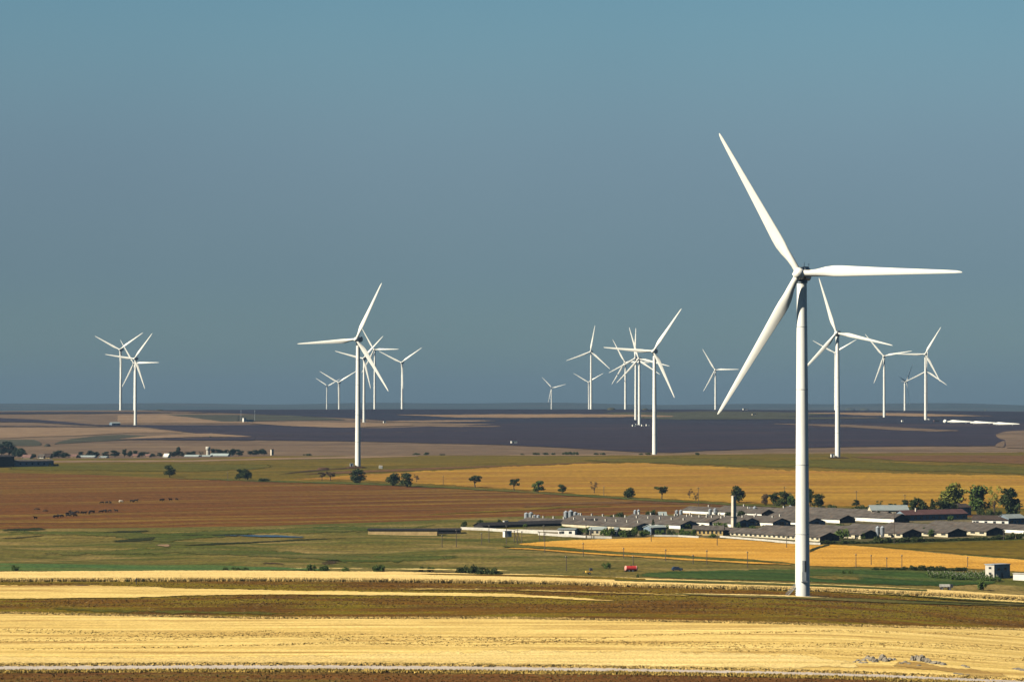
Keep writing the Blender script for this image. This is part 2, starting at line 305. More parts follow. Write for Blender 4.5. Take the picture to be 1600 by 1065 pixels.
def feathered(m, far):
    """same surface, its rim breaking up into an irregular natural edge"""
    key = (m.name, far)
    if key in FEATH: return FEATH[key]
    c = m.copy(); c.name = m.name + '_edge'; nt = c.node_tree; L = nt.links; out = nt.nodes['Material Output']; bs = nt.nodes['Principled BSDF']
    at_ = nt.nodes.new('ShaderNodeAttribute'); at_.attribute_name = 'rim'; g = nt.nodes.new('ShaderNodeNewGeometry')
    n = noise(nt, g.outputs['Position'], (0.02, 0.004, 0.02) if far else (0.16, 0.045, 0.05), 6, 0.72)
    a = nt.nodes.new('ShaderNodeMath'); a.operation = 'MULTIPLY_ADD'; L.new(n, a.inputs[0]); a.inputs[1].default_value = 2.2; a.inputs[2].default_value = -1.1
    b = nt.nodes.new('ShaderNodeMath'); b.operation = 'ADD'; L.new(a.outputs[0], b.inputs[0]); L.new(at_.outputs['Fac'], b.inputs[1])
    f = ramp(nt, b.outputs[0], 0.30, 0.62)
    t = nt.nodes.new('ShaderNodeBsdfTransparent'); mx_ = nt.nodes.new('ShaderNodeMixShader')
    L.new(f, mx_.inputs[0]); L.new(t.outputs[0], mx_.inputs[1]); L.new(bs.outputs[0], mx_.inputs[2]); L.new(mx_.outputs[0], out.inputs['Surface'])
    FEATH[key] = c; return c
FEATH = {}
# ------------------------------------------------------------------ ground sheet and fields
def grid_ground():
    xs = np.unique(np.concatenate([np.linspace(-9000, 9000, 61), np.linspace(-2600, 2600, 131), np.linspace(-500, 500, 81)]))
    ys = np.unique(np.concatenate([np.linspace(-3000, 0, 21), np.linspace(0, 600, 61), np.linspace(600, 1400, 61), np.linspace(1400, 3000, 61), np.linspace(3000, 6000, 101), np.linspace(6000, 17000, 90)]))
    X, Y = np.meshgrid(xs, ys)
    inset = 0.7 * sstep(560, 640, Y) * (1 - sstep(5230, 5330, Y))
    Z = gz(X, Y) - inset
    n, m = X.shape; idx = np.arange(n * m).reshape(n, m)
    fs = np.stack([idx[:-1, :-1], idx[:-1, 1:], idx[1:, 1:], idx[1:, :-1]], -1).reshape(-1, 4)
    me = bpy.data.meshes.new('ground'); me.from_pydata(np.stack([X, Y, Z], -1).reshape(-1, 3).tolist(), [], fs.tolist())
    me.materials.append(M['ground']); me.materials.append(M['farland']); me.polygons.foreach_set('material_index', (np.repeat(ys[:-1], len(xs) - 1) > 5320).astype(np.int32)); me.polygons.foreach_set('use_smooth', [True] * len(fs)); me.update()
    return tag(link('ground', me), 'dry open plain reaching to the hazy horizon hills', 'ground', kind='structure')
grid_ground()
def jag(xs, amp, seed):
    r = np.random.default_rng(seed)
    if amp == 0: return 0 * xs
    a = r.normal(0, 1, len(xs)); b = np.interp(xs, np.arange(-600, 2300, 37.0), r.normal(0, 1, 79))
    return amp * (0.55 * a + 0.8 * b)
def curve(pts, xs): return np.interp(xs, [p[0] for p in pts], [p[1] for p in pts])
_RX = np.arange(-600, 2201, 10.0)
def ridge_rows():
    Ys = np.linspace(4600, 5600, 120); out = []
    for px in _RX:
        ax, _ = ray(px, 640); X = float(ax) * Ys
        out.append(project_row(X, Ys, gz(X, Ys)).min())
    return np.array(out)
_RR = ridge_rows()
def strip(name, mat, top, bot, label, x0=-450, x1=2050, step=10, lift=0.0, dens=1.5, ja=0.0, jb=0.0, sa=1, sb=2, skirt=0.0, kind='structure', cat='field', feather=0.0):
    xs = np.arange(x0, x1 + 0.1, step)
    T = np.interp(xs, _RX, _RR) + 0.12 if top == 'ridge' else curve(top, xs) + jag(xs, ja, sa)
    B = curve(bot, xs) + jag(xs, jb, sb)
    B = np.maximum(B, T + 0.02)
    n = max(7 if feather else 2, int(math.ceil((B - T).max() / dens)) + 1)
    t = np.linspace(0, 1, n)[:, None]
    P = hit(np.broadcast_to(xs, (n, len(xs))), T * (1 - t) + B * t)
    P[..., 2] += lift + (P[..., 1] * 5e-5 if lift else 0)
    V = P.reshape(-1, 3).tolist(); m = len(xs); idx = np.arange(n * m).reshape(n, m)
    fs = np.stack([idx[1:, :-1], idx[1:, 1:], idx[:-1, 1:], idx[:-1, :-1]], -1).reshape(-1, 4).tolist()
    if skirt:
        lo = P[-1].copy(); lo[:, 2] -= skirt; lo[:, 1] -= 0.05
        b = len(V); V += lo.tolist(); fs += [(b + j, b + j + 1, idx[-1, j + 1], idx[-1, j]) for j in range(m - 1)]
    if feather: mat = feathered(mat, P[..., 1].mean() > 1900)
    me = bpy.data.meshes.new(name); me.from_pydata(V, [], fs); me.materials.append(mat)
    me.polygons.foreach_set('use_smooth', [True] * len(fs)); me.update()
    if feather:
        rows = T * (1 - t) + B * t; ex = np.minimum(xs - xs[0] + .5, xs[-1] - xs + .5) / 10
        rim = np.minimum(np.minimum(rows - T, B - rows), np.broadcast_to(ex, rows.shape)) / feather
        me.attributes.new('rim', 'FLOAT', 'POINT').data.foreach_set('value', np.clip(rim, 0, 3).ravel().astype(np.float32))
    return tag(link(name, me), label, cat, kind=kind)
b1 = [(-450, 717), (0, 716), (300, 716), (430, 712), (560, 712), (800, 710.5), (1022, 709.5), (1200, 707.5), (1300, 706.5), (1600, 706), (2050, 705)]
b2 = [(-450, 735), (0, 738), (130, 741), (250, 746), (380, 750), (450, 752), (600, 758), (740, 762), (860, 770), (1000, 779), (1200, 790), (1300, 794), (1450, 800), (1600, 806), (2050, 815)]
b3 = [(-450, 828), (0, 826), (200, 824), (400, 822), (500, 818), (600, 815), (700, 811), (800, 807), (900, 805), (1000, 804), (1200, 801), (1300, 801), (1450, 805), (1600, 810), (2050, 820)]
b4 = [(-450, 893), (0, 891.5), (350, 889.5), (400, 890), (600, 891.5), (800, 895), (900, 898), (1000, 902), (1200, 908.5), (1300, 912), (1400, 916.5), (1500, 922), (1600, 928.5), (2050, 960)]
b5 = [(-450, 909), (0, 908), (400, 907), (600, 908.5), (800, 911), (900, 913), (1000, 916.5), (1200, 921), (1300, 924), (1400, 928), (1500, 932), (1600, 937), (2050, 965)]
b8 = [(-450, 952), (0, 956), (200, 960), (400, 964), (800, 964), (1000, 968), (1200, 972), (1400, 978), (1600, 982), (2050, 994)]
b9 = [(-450, 1042), (0, 1039.5), (300, 1038), (500, 1038), (800, 1040.5), (1000, 1043.5), (1200, 1047.5), (1300, 1050), (1400, 1053.5), (1500, 1058), (1600, 1062.5), (2050, 1084)]
b10 = [(p[0], p[1] + (6 if p[0] < 900 else 4.6)) for p in b9]
b11 = [(p[0], p[1] + 5) for p in b10]
b12 = [(p[0], max(p[1] + 6, 1100)) for p in b11]
strip('stubble_plain', M['tan'], 'ridge', b1, 'pale tan stubble plain rising to the far ridge')
strip('grassland', M['olive'], b1, b2, 'olive grassland below the village', ja=0, jb=0)
strip('ploughed_field', M['brown'], b2, b3, 'reddish brown ploughed field with grazing cattle', ja=0, jb=0)
strip('pasture', M['pasture'], b3, [(x, y + 5.2) for x, y in b4], 'rough pasture in the valley around the farm', step=6)
strip('harvested_ground', M['soil'], b5, b8, 'bare brown soil strip at the foot of the near turbine', step=5)
strip('stubble_field', M['stubble'], b8, b9, 'broad straw yellow stubble field in the foreground', step=4, ja=0.45, sa=81)
strip('gravel_road', M['road'], b9, b10, 'pale gravel road crossing the foreground', step=6, cat='road')
strip('verge', M['verge'], b10, b11, 'dry grass verge along the gravel road', step=4, jb=0.9, sb=83)
strip('near_soil', M['soilred'], b11, b12, 'reddish brown soil along the bottom edge', step=5, jb=0)
# ripe wheat stands about a metre high
b4w = [(x, y + 4.8) for x, y in b4]
strip('wheat_field', M['wheat'], b4w, b5, 'bright standing strip of ripe wheat', step=3, lift=0.85, dens=1.2, ja=0.25, jb=0.15, sa=3, sb=4, skirt=0.95)
strip('weedy_strip', M['meadow'], [(960, 909.2), (1100, 911.7), (1300, 918.2), (1450, 925.2)], [(960, 910.7), (1100, 915.2), (1300, 921.2), (1450, 927.2)], 'thin weedy strip inside the wheat', 960, 1450, 8, 1.0, ja=0.2, jb=0.2)
strip('weedy_strip', M['soil'], [(640, 900.2), (800, 901.7), (900, 903.7), (1010, 908.2)], [(640, 900.5), (800, 904.2), (900, 906.8), (1010, 911.0)], 'brown weedy gap inside the wheat strip', 640, 1010, 8, 1.0, ja=0.2, jb=0.2)
def patch(name, mat, pts, label, lift=0.12, step=6, ja=0.15, jb=0.15, seed=0, dens=1.5, cat='field', kind='structure', feather=None):
    """pts: (x, row of far edge, row of near edge)"""
    return strip(name, mat, [(x, a) for x, a, b in pts], [(x, b) for x, a, b in pts], label, pts[0][0], pts[-1][0], step, lift, dens, ja, jb, 100 + seed, 200 + seed, kind=kind, cat=cat, feather=(0.7 if pts[0][1] < 720 else 1.3) if feather is None else feather)
# --- far plain
strip('dark_ploughed_field', M['plough2'], 'ridge', [(215, 640.6), (300, 643), (400, 647.2), (470, 650), (560, 654), (640, 660), (800, 662), (1000, 662), (1200, 662), (1600, 662), (2050, 662)], 'dark ploughed land along the ridge top', 215, 2050, 8, 0.12)
patch('dark_ploughed_field', M['plough'], [(195, 664.4, 665), (230, 664, 668), (300, 664, 676.5), (380, 664, 686), (400, 663.5, 688), (440, 662.5, 688.5), (520, 668, 689.5), (600, 668.5, 691), (700, 665, 693.5), (800, 661, 696), (900, 661, 701), (1000, 661, 707), (1050, 661, 708), (1100, 661, 705), (1200, 661, 701.5), (1300, 661, 699), (1400, 661, 697.5), (1540, 661, 697), (1560, 661, 697), (1600, 661, 697), (2050, 661, 697)], 'broad dark ploughed field below the ridge', 0.3, 5, 0, 0.1, 1)
patch('stubble_strip', M['tan'], [(1554.5, 679.4, 679.8), (1558, 678.2, 683.5), (1562, 676.8, 686), (1571, 674.5, 688.2), (1572, 674.3, 700), (1600, 672.5, 701), (2050, 668, 701)], 'tan stubble reaching round the dark field at the right edge', 0.5, 2, 0, 0, 2, feather=0.4)
patch('stubble_strip', M['tan'], [(1553, 697, 698), (1556, 695.5, 698.2), (1559, 692.5, 699), (1565, 690, 699.5), (1572, 687.6, 700)], 'lower tan nose cutting into the dark field at the right edge', 0.55, 2, 0, 0, 2, feather=0.4)
patch('stubble_strip', M['tanlight'], [(615, 648.2, 648.6), (660, 648, 650.5), (720, 647.8, 653), (800, 647.5, 653.6), (900, 647, 652.8), (1000, 648, 652.3), (1060, 650, 652)], 'thin pale strip across the dark ridge fields', 0.6, 8)
patch('scrub_strip', M['scrubgrey'], [(940, 645, 645.5), (1010, 643.5, 655), (1060, 643, 656.5), (1130, 642.5, 656), (1200, 643.5, 653), (1300, 645.8, 647.5)], 'grey green strip on the ridge right of centre', 0.5, 8)
patch('scrub_strip', M['scrubgrey'], [(370, 648, 659), (400, 648, 658.6), (450, 649, 657.5), (500, 652, 657), (545, 656, 656.6)], 'grey green scrub strip left of the near turbine pair', 0.5, 6)
patch('stubble_strip', M['tanlight'], [(385, 659.5, 661.5), (420, 659.3, 664), (470, 659, 667), (520, 660, 668.6), (580, 661.5, 667.8), (640, 663, 665.5), (652, 664.2, 664.8)], 'tan tongue of stubble reaching past the turbine', 0.6, 6)
patch('stubble_strip', M['tanlight'], [(560, 658.6, 659), (620, 657.5, 660), (700, 656.6, 659.8), (750, 656.8, 658.8), (780, 657.8, 658.2)], 'second thin tan tongue on the dark field', 0.6, 6)
patch('stubble_strip', M['tan'], [(660, 666, 666.5), (700, 665, 668), (750, 665.5, 667.8), (790, 666.6, 667)], 'short faint tan sliver on the dark field', 0.7, 6)
patch('track', M['tan'], [(395, 682.6, 683.4), (480, 679.6, 680.4), (560, 676.6, 677.4), (700, 673.6, 674.4), (800, 672, 672.7)], 'faint track across the dark ploughed field', 0.7, 8, 0, 0, cat='track')
patch('stubble_strip', M['tanlight'], [(1255, 645.5, 646), (1300, 644.5, 647.5), (1360, 644.8, 650), (1450, 646.5, 651.2), (1520, 649, 650.8), (1565, 650, 650.4)], 'pale strip under the ridge on the right', 0.6, 8)
patch('stubble_strip', M['tan'], [(1205, 662, 663), (1265, 662.8, 665.5), (1330, 663.8, 668.5), (1400, 667.5, 673), (1460, 671, 675), (1507, 673, 673.8)], 'brownish tongue across the dark field on the right', 0.7, 8)
patch('scrub_strip', M['scrubgrey'], [(1060, 655, 656), (1200, 651.5, 656), (1300, 651.8, 655), (1420, 654, 654.6)], 'thin green strip behind the right turbines', 0.7, 8)
patch('stubble_strip', M['tan'], [(1270, 652.5, 653), (1340, 652, 654), (1400, 653, 653.6)], 'faint brown sliver behind the right turbines', 0.8, 8)
patch('dark_strip', M['plough2'], [(-450, 643, 647), (0, 643.8, 647.4), (130, 643.6, 646.8), (215, 643.8, 645.8), (320, 644.5, 645.4), (400, 645, 645.6)], 'dark strip along the ridge top on the left', 0.5, 8)
patch('stubble_strip', M['tanlight'], [(180, 648, 662), (260, 648, 661.8), (330, 652, 661.6), (400, 660, 662), (420, 661.6, 662)], 'tan strip right of the left turbine pair', 0.4, 6)
patch('scrub_strip', M['scrubgrey'], [(255, 648, 648.5), (300, 647.8, 653), (345, 648, 659), (375, 648, 659.5)], 'grey green wedge below the ridge on the left', 0.5, 5)
patch('dark_strip', M['plough'], [(-450, 652, 660), (0, 653, 660), (60, 655.5, 660.5), (110, 660, 664), (150, 663.5, 665.5), (215, 664.4, 665.8)], 'dark wedge at the left edge of the plain', 0.5, 6)
patch('dark_strip', M['plough'], [(-450, 664, 667), (0, 665.4, 667.2), (120, 666, 667.4), (220, 665.6, 667)], 'thin dark line below the tan strip on the left', 0.6, 6)
patch('tan_band', M['tanlight'], [(-450, 668, 684), (0, 668, 685), (120, 668.5, 681), (200, 668.5, 677), (260, 672, 676.5), (290, 675, 676)], 'wide tan band at the left of the plain', 0.4, 6)
patch('stubble_strip', M['tanlight'], [(185, 686.2, 687), (230, 681.5, 685.5), (300, 677.8, 683.5), (330, 677.3, 683), (370, 680.5, 683.4), (395, 682.6, 683.2)], 'curved tan strip above the village', 0.6, 5)
patch('dark_strip', M['plough'], [(160, 687, 687.6), (250, 685, 688), (320, 683.8, 688.6), (400, 683.6, 689)], 'thin dark strip above the village', 0.5, 6)
patch('bank', M['scrubgrey'], [(-450, 686, 698), (0, 686.6, 697), (55, 687, 697), (62, 690, 696.6), (67, 695, 696)], 'dark grassy bank at the left edge', 0.3, 4, cat='bank')
patch('bank', M['scrubgrey'], [(84, 694.5, 695), (90, 690.5, 693.5), (110, 685.5, 692.5), (150, 681, 690), (190, 679, 688.5), (230, 680.6, 684.5), (255, 681, 683)], 'dark grassy hollow above the village', 0.3, 4, cat='bank')
# --- middle distance
patch('pale_strip', M['tanlight'], [(75, 719.5, 723), (150, 719, 722), (300, 718.4, 721.5), (430, 715, 718.5), (560, 712.2, 716), (660, 711.5, 713)], 'pale strip of stubble below the village', 0.1, 8)
patch('pale_strip', M['tanlight'], [(700, 710.8, 711.6), (900, 710, 712.2), (1022, 709.7, 711.6), (1200, 707.8, 709.3), (1400, 706.4, 708), (1600, 705.5, 707)], 'thin pale track at the edge of the grassland', 0.1, 8, cat='track')
patch('golden_field', M['golden'], [(440, 748.6, 749.4), (500, 745.5, 750), (560, 741, 751), (640, 736, 756), (700, 733, 759), (800, 727.5, 765.5), (900, 723, 773), (1000, 722, 778.5), (1100, 727, 784), (1200, 732, 788), (1300, 735, 791.5), (1400, 738, 794), (1500, 740, 791), (1600, 742, 796), (2050, 748, 804)], 'golden ripe field behind the line of trees', 0.1, 6, 0.6, 0.2, 5, feather=2.5)
patch('green_strip', M['olivegreen'], [(880, 718, 719), (950, 715.5, 723), (1050, 713, 726), (1200, 716, 731), (1300, 717.5, 733), (1450, 724, 738), (1600, 727, 742), (2050, 732, 748)], 'greener grass strip above the golden field', 0.14, 8, 0.5, 0.5, 6, feather=4)
patch('green_strip', M['olivegreen'], [(0, 727, 735), (120, 724, 736), (280, 723, 738), (400, 724, 734), (440, 726, 730)], 'greener grass patch on the left', 0.14, 8, 0.5, 0.5, 7, feather=3)
patch('reddish_strip', M['redsoil'], [(1320, 713.5, 714.5), (1400, 711.5, 719), (1500, 711, 722), (1600, 711, 724.5), (2050, 710, 726)], 'reddish brown strip right of the turbine', 0.16, 8, 0.3, 0.5, 8)
patch('reddish_strip', M['redsoil'], [(460, 741.5, 742), (520, 737, 741.5), (600, 733, 738), (700, 729.5, 733), (860, 724, 727), (960, 720.5, 721.5)], 'reddish brown strip beyond the near trees', 0.16, 8, 0.3, 0.3, 9)
patch('tree_line_grass', M['meadow'], [(250, 746.3, 747), (400, 750, 753), (560, 753.5, 757.5), (700, 760, 763), (860, 770, 773), (1000, 778.5, 782.5), (1150, 787, 790), (1290, 792.5, 797), (1450, 800, 803)], 'grassy track under the line of trees', 0.2, 6, 0.25, 0.25, 10)
patch('dirt_pad', M['dirt'], [(1288, 715, 715.4), (1300, 713.5, 716.2), (1320, 713.8, 716.4), (1332, 715, 715.6)], 'dark bare pad under the right turbine', 0.2, 3, 0, 0, 11, cat='pad')
patch('dirt_pad', M['dirt'], [(430, 741.5, 742), (480, 734.5, 737.5), (520, 732, 734.5), (560, 729, 731.8), (578, 729.6, 731), (582, 730, 730.4)], 'dark earth strip at the foot of the middle turbine', 0.22, 4, 0.1, 0.1, 12, cat='pad')
patch('brown_strip', M['redsoil'], [(800, 793, 794), (880, 786, 789.5), (1000, 781.5, 785.5), (1100, 787, 790), (1180, 792, 793)], 'lighter weedy strip inside the brown field', 0.12, 8, 0.3, 0.3, 13)
patch('bright_strip', M['olive'], [(640, 805, 806), (760, 797.5, 801), (880, 790.5, 794), (960, 789, 791)], 'olive streak crossing the brown field by the silos', 0.12, 8, 0.3, 0.3, 14)
# --- valley pasture
patch('meadow', M['meadow'], [(0, 828, 834), (150, 829, 838), (260, 832, 848), (380, 826, 836), (500, 822, 834), (560, 821, 832), (640, 822, 828), (700, 816, 819)], 'green meadow below the brown field', 0.1, 6, 0.5, 0.7, 15, feather=3.5)
patch('meadow', M['meadow'], [(60, 862, 868), (160, 859, 868), (280, 853, 866), (400, 858, 870), (470, 862, 874), (560, 868, 880), (660, 866, 878), (720, 866, 872)], 'green meadow streak in the valley', 0.1, 6, 0.6, 0.6, 16, feather=4)
patch('ditch_shade', M['shadow'], [(0, 827, 829), (25, 824.8, 830), (60, 824, 829.4), (80, 827, 828)], 'painted dark shade at the left edge', 0.12, 3, 0.3, 0.3, 17, feather=1.6)
patch('ditch_shade', M['shadow'], [(155, 831, 832), (190, 829.4, 833.6), (225, 828.4, 831.6), (240, 829, 830)], 'short painted reed strip in the green meadow', 0.12, 3, 0.3, 0.3, 18, feather=1.6)
patch('ditch_shade', M['shadow'], [(0, 840, 842), (30, 839, 841.4), (60, 836.6, 839), (74, 835.4, 836.4)], 'thin painted ditch shade at the left', 0.12, 3, 0.3, 0.3, 19, feather=1.6)
patch('ditch_shade', M['shadow'], [(172, 844.6, 845.6), (190, 842.6, 847), (215, 839.8, 846.4), (240, 838.6, 844.4), (247, 839.6, 841)], 'large painted reed wedge left of the pond', 0.12, 3, 0.3, 0.3, 20, feather=1.6)
patch('ditch_shade', M['shadow'], [(130, 844.6, 845.4), (200, 845.8, 847.6), (260, 847.6, 848.6)], 'painted ditch shade under the reed wedge', 0.12, 3, 0.3, 0.3, 21, feather=1.6)
patch('ditch_shade', M['shadow'], [(265, 836.4, 837), (300, 834.8, 837), (335, 834.2, 837.4), (380, 833.2, 837), (395, 834, 836)], 'painted dark shade on the far bank of the pond', 0.12, 3, 0.3, 0.3, 22, feather=1.6)
patch('ditch_shade', M['shadow'], [(280, 851, 853), (330, 848.6, 852.4), (400, 845.4, 848.6), (450, 842.6, 845.4), (500, 840.8, 843.2), (550, 839.6, 841.4)], 'painted dark shade on the near bank of the pond', 0.12, 3, 0.3, 0.3, 23, feather=1.6)
mw, nt_, bs_ = new_mat('pond_water'); bs_.inputs['Base Color'].default_value = (0.008, 0.012, 0.02, 1); bs_.inputs['Roughness'].default_value = 0.2; bs_.inputs['Specular IOR Level'].default_value = 0.25
wv = nt_.nodes.new('ShaderNodeNewGeometry'); bpn = nt_.nodes.new('ShaderNodeBump'); bpn.inputs['Strength'].default_value = 0.15
nt_.links.new(noise(nt_, wv.outputs['Position'], (1.2, 1.2, 1.2), 3), bpn.inputs['Height']); nt_.links.new(bpn.outputs[0], bs_.inputs['Normal'])
patch('water', mw, [(335, 836.6, 837.4), (370, 836.6, 838.6), (400, 836, 839.6), (440, 836.6, 840.6), (470, 838.6, 841), (480, 839.6, 840.4)], 'narrow pond in the green valley', 0.35, 4, 0, 0, 24, cat='pond')
patch('dry_patch', M['tanlight'], [(238, 852, 852.6), (250, 850, 854), (262, 850, 855), (272, 852, 853)], 'small bare tan patch in the pasture', 0.2, 3, 0.2, 0.2, 25)
patch('blue_green_crop', M['turf'], [(-450, 879, 893), (0, 879.5, 892.5), (120, 881, 892), (250, 882, 891.5), (330, 882.5, 891), (400, 885, 890.6), (520, 889, 891.3)], 'blue green crop strip behind the wheat on the left', 0.1, 6, 0.2, 0, 26, feather=0.5)
patch('dry_patch', M['dirt'], [(404, 880, 881), (420, 877.8, 881.6), (440, 879, 882.4), (456, 882, 883)], 'dark bare patch above the wheat', 0.15, 3, 0.5, 0.5, 27, feather=2)
patch('dry_patch', M['dirt'], [(480, 882, 884), (500, 877, 884), (520, 872, 883), (536, 878, 884)], 'brownish bare slope above the wheat', 0.15, 3, 0.6, 0.6, 28, feather=4.5)
patch('pale_strip', M['stubblelight'], [(385, 890, 890.6), (500, 890.4, 892), (650, 891.4, 893.8), (800, 893.6, 896)], 'thin straw strip behind the wheat', 0.9, 5, 0.15, 0.1, 29)
patch('ochre_field', M['orchre'], [(803, 849.5, 851.5), (850, 845.6, 853.5), (900, 843, 857.5), (960, 841.4, 862.5), (1030, 838.6, 866), (1100, 839.6, 870.5), (1160, 843, 874), (1220, 848, 878), (1262, 851.5, 884), (1300, 850, 885.5), (1400, 857, 887), (1450, 862, 887.5), (1500, 867, 888), (1600, 874, 894), (2050, 900, 915)], 'ripe ochre wheat field in front of the farm', 0.12, 5, 0.25, 0.25, 30)
patch('straw_strip', M['orchre'], [(770, 855.6, 857), (820, 856, 859), (900, 861.5, 865), (1000, 868, 871.6), (1100, 873.4, 877.6), (1190, 878.6, 882), (1240, 881, 883)], 'thin straw strip below the ochre wheat', 0.25, 5, 0.2, 0.2, 31)
patch('weedy_strip', M['meadow'], [(780, 852.6, 855.4), (850, 855, 858.5), (930, 861.5, 865), (1030, 867, 871), (1130, 872.5, 876.6), (1230, 879, 881)], 'weedy line between ochre wheat and straw strip', 0.35, 5, 0.3, 0.3, 32)
patch('fallow_field', M['olive'], [(1296, 849.6, 850.6), (1360, 848, 852.6), (1450, 845.5, 861), (1520, 843, 867), (1600, 841, 873), (2050, 840, 898)], 'olive fallow ground on the right below the barns', 0.14, 5, 0.3, 0.3, 33)
patch('green_strip', M['meadow'], [(1310, 850, 851), (1400, 847, 850.4), (1500, 843.6, 847), (1600, 840.4, 844), (2050, 835, 840)], 'green verge below the barns on the right', 0.2, 5, 0.2, 0.2, 34)
patch('green_crop', M['crop'], [(985, 897, 899), (1010, 893.5, 902.2), (1060, 891, 904.6), (1120, 890, 906.4), (1200, 888.5, 908), (1300, 887.5, 911.5), (1400, 888.5, 915.5), (1480, 891, 917), (1540, 898, 914), (1570, 905, 910)], 'blue green crop behind the near turbine', 0.12, 5, 0.3, 0.2, 35, feather=3)
patch('tan_band', M['pasture'], [(1240, 897, 902), (1300, 897.5, 908), (1345, 899, 907), (1360, 902, 904)], 'brownish patch in the green crop by the turbine', 0.14, 4, 0.6, 0.5, 36, feather=4)
patch('yard', M['yard'], [(812, 817, 824), (900, 811, 842), (1000, 806, 846), (1100, 803, 844), (1240, 801, 848), (1330, 801, 850), (1450, 805, 848), (1600, 810, 843), (2050, 818, 838)], 'dusty farmyard ground between the barns', 0.1, 6, 0.3, 0.3, 37)
# --- foreground strips
patch('straw_strip', M['stubble'], [(-450, 913, 939), (0, 914, 936), (120, 914.5, 935), (200, 915.6, 934.3), (300, 919, 931), (400, 921.4, 929.4), (600, 924.6, 930.6), (800, 927.4, 933), (900, 933.6, 937.6), (965, 938.6, 940.2)], 'yellow straw strip between two brown strips', 0.18, 4, 0.35, 0.3, 40)
patch('dark_strip', M['soil'], [(215, 918.6, 919.2), (300, 917.6, 920.2), (400, 916, 921.6), (420, 916, 921.8)], 'brown gap cutting into the straw strip', 0.26, 4, 0.2, 0.1, 41)
patch('weedy_strip', M['verge'], [(560, 919.6, 920.6), (660, 919, 921.8), (800, 921, 923.6), (900, 922.6, 926), (1000, 926, 929.4), (1080, 930, 932)], 'yellowish weedy line in the brown strip', 0.2, 4, 0.5, 0.4, 42)
patch('weedy_strip', M['pasture'], [(1010, 927.4, 929), (1120, 928.6, 931.8), (1240, 931.6, 936), (1360, 935.6, 941.6), (1480, 939, 945), (1600, 943, 948), (2050, 955, 960)], 'greyish grass track at the foot of the near turbine', 0.2, 5, 0.3, 0.3, 43)
patch('straw_strip', M['stubble'], [(1262, 921.6, 923), (1330, 924.4, 927), (1400, 928, 930.4), (1500, 933.6, 936.6), (1600, 938.6, 942), (2050, 967, 970)], 'thin straw strip right of the near turbine', 0.24, 4, 0.3, 0.3, 44)
patch('weedy_strip', M['olivegreen'], [(1268, 919.6, 920.4), (1330, 923.6, 925), (1430, 930.6, 933.4), (1500, 935.6, 938.8), (1600, 941.4, 944), (2050, 969.6, 971)], 'green weeds along the straw strip on the right', 0.3, 4, 0.3, 0.3, 45)
patch('olive_soil', M['olivegreen'], [(60, 948, 953), (160, 950, 957.6), (300, 953, 960), (420, 955, 961.6), (480, 958, 961)], 'greenish weeds on the lower brown strip', 0.1, 4, 0.7, 0.5, 46, feather=5)
patch('pale_stubble', M['stubblelight'], [(-450, 1022, 1041.8), (0, 1022, 1039.2), (200, 1024, 1038), (500, 1022, 1037.8), (700, 1016, 1038.4), (900, 1013, 1041.4), (1100, 1015, 1044.6), (1250, 1020, 1046), (1330, 1030, 1044), (1360, 1040, 1044)], 'palest straw close to the gravel road', 0.05, 5, 1.2, 0.2, 47, feather=7)
patch('track', M['stubblelight'], [(1025, 927, 927.8), (1100, 928, 929.6), (1180, 929.4, 931.6), (1236, 930.4, 933.4), (1275, 931.4, 934.6), (1300, 932.8, 934.4)], 'pale gravel track and pad at the foot of the near turbine', 0.3, 3, 0.2, 0.2, 50, cat='track', feather=0.8)
patch('gully', M['shadow'], [(1262, 859, 866), (1275, 854.6, 859.6), (1290, 851, 854.6), (1300, 849.6, 852)], 'dark gully running from the barns to the near turbine', 0.25, 2, 0.4, 0.4, 51, cat='ditch', feather=0.9)

# ------------------------------------------------------------------ wind turbines
def blade_mesh(n=20):
    b = MB(); RL = 49.5
    sec = [(1.3, 2.0, 2.0, 0), (3.0, 1.95, 1.95, 0), (5.2, 2.25, 1.75, 10), (8.0, 3.0, 1.25, 13), (10.5, 3.5, 1.0, 11.5), (13, 3.45, .85, 9.5), (18, 3.0, .66, 7), (24, 2.5, .5, 4.5), (31, 2.0, .38, 2.5), (38, 1.55, .28, 1), (44, 1.15, .2, 0), (47.6, .85, .13, -.5), (49, .5, .08, -.5), (49.5, .14, .03, -.5)]
    rings = []
    for r, c, t, tw in sec:
        circ = max(0, min(1, (t / c - 0.45) / 0.5)); q = []
        for i in range(n):
            a = 2 * math.pi * i / n; x = math.cos(a); y = math.sin(a)
            # round at the root, pointed at the trailing edge further out; leading edge towards +x
            tail = 1 if x > 0 else (1 - (1 - circ) * 0.75 * abs(x) ** 1.5)
            px = c * (x * 0.5 - (1 - circ) * 0.19); py = t * 0.5 * y * tail
            al = R(tw + 3); X = px * math.cos(al) + py * math.sin(al); Yv = -px * math.sin(al) + py * math.cos(al)
            q.append((X, Yv - 1.2 * (r / RL) ** 2, r))
        rings.append(q)
    b.loft(rings); return b.mesh('blade', M['white2'])
def hub_mesh():
    b = MB(); n = 20; rings = []
    for r, y in ((.12, -2.1), (.7, -1.95), (1.2, -1.55), (1.62, -.9), (1.8, -.1), (1.78, .8), (1.6, 1.35), (1.5, 1.6)):
        rings.append([(r * math.cos(2 * math.pi * i / n), y, r * math.sin(2 * math.pi * i / n)) for i in range(n)])
    b.loft(rings)
    for k in range(3):
        a = R(120 * k); d = Vector((math.sin(a), 0, math.cos(a))); b.tube(d * .9, d * 1.75, 1.12, 1.08, 16)
    return b.mesh('hub', M['white2'])
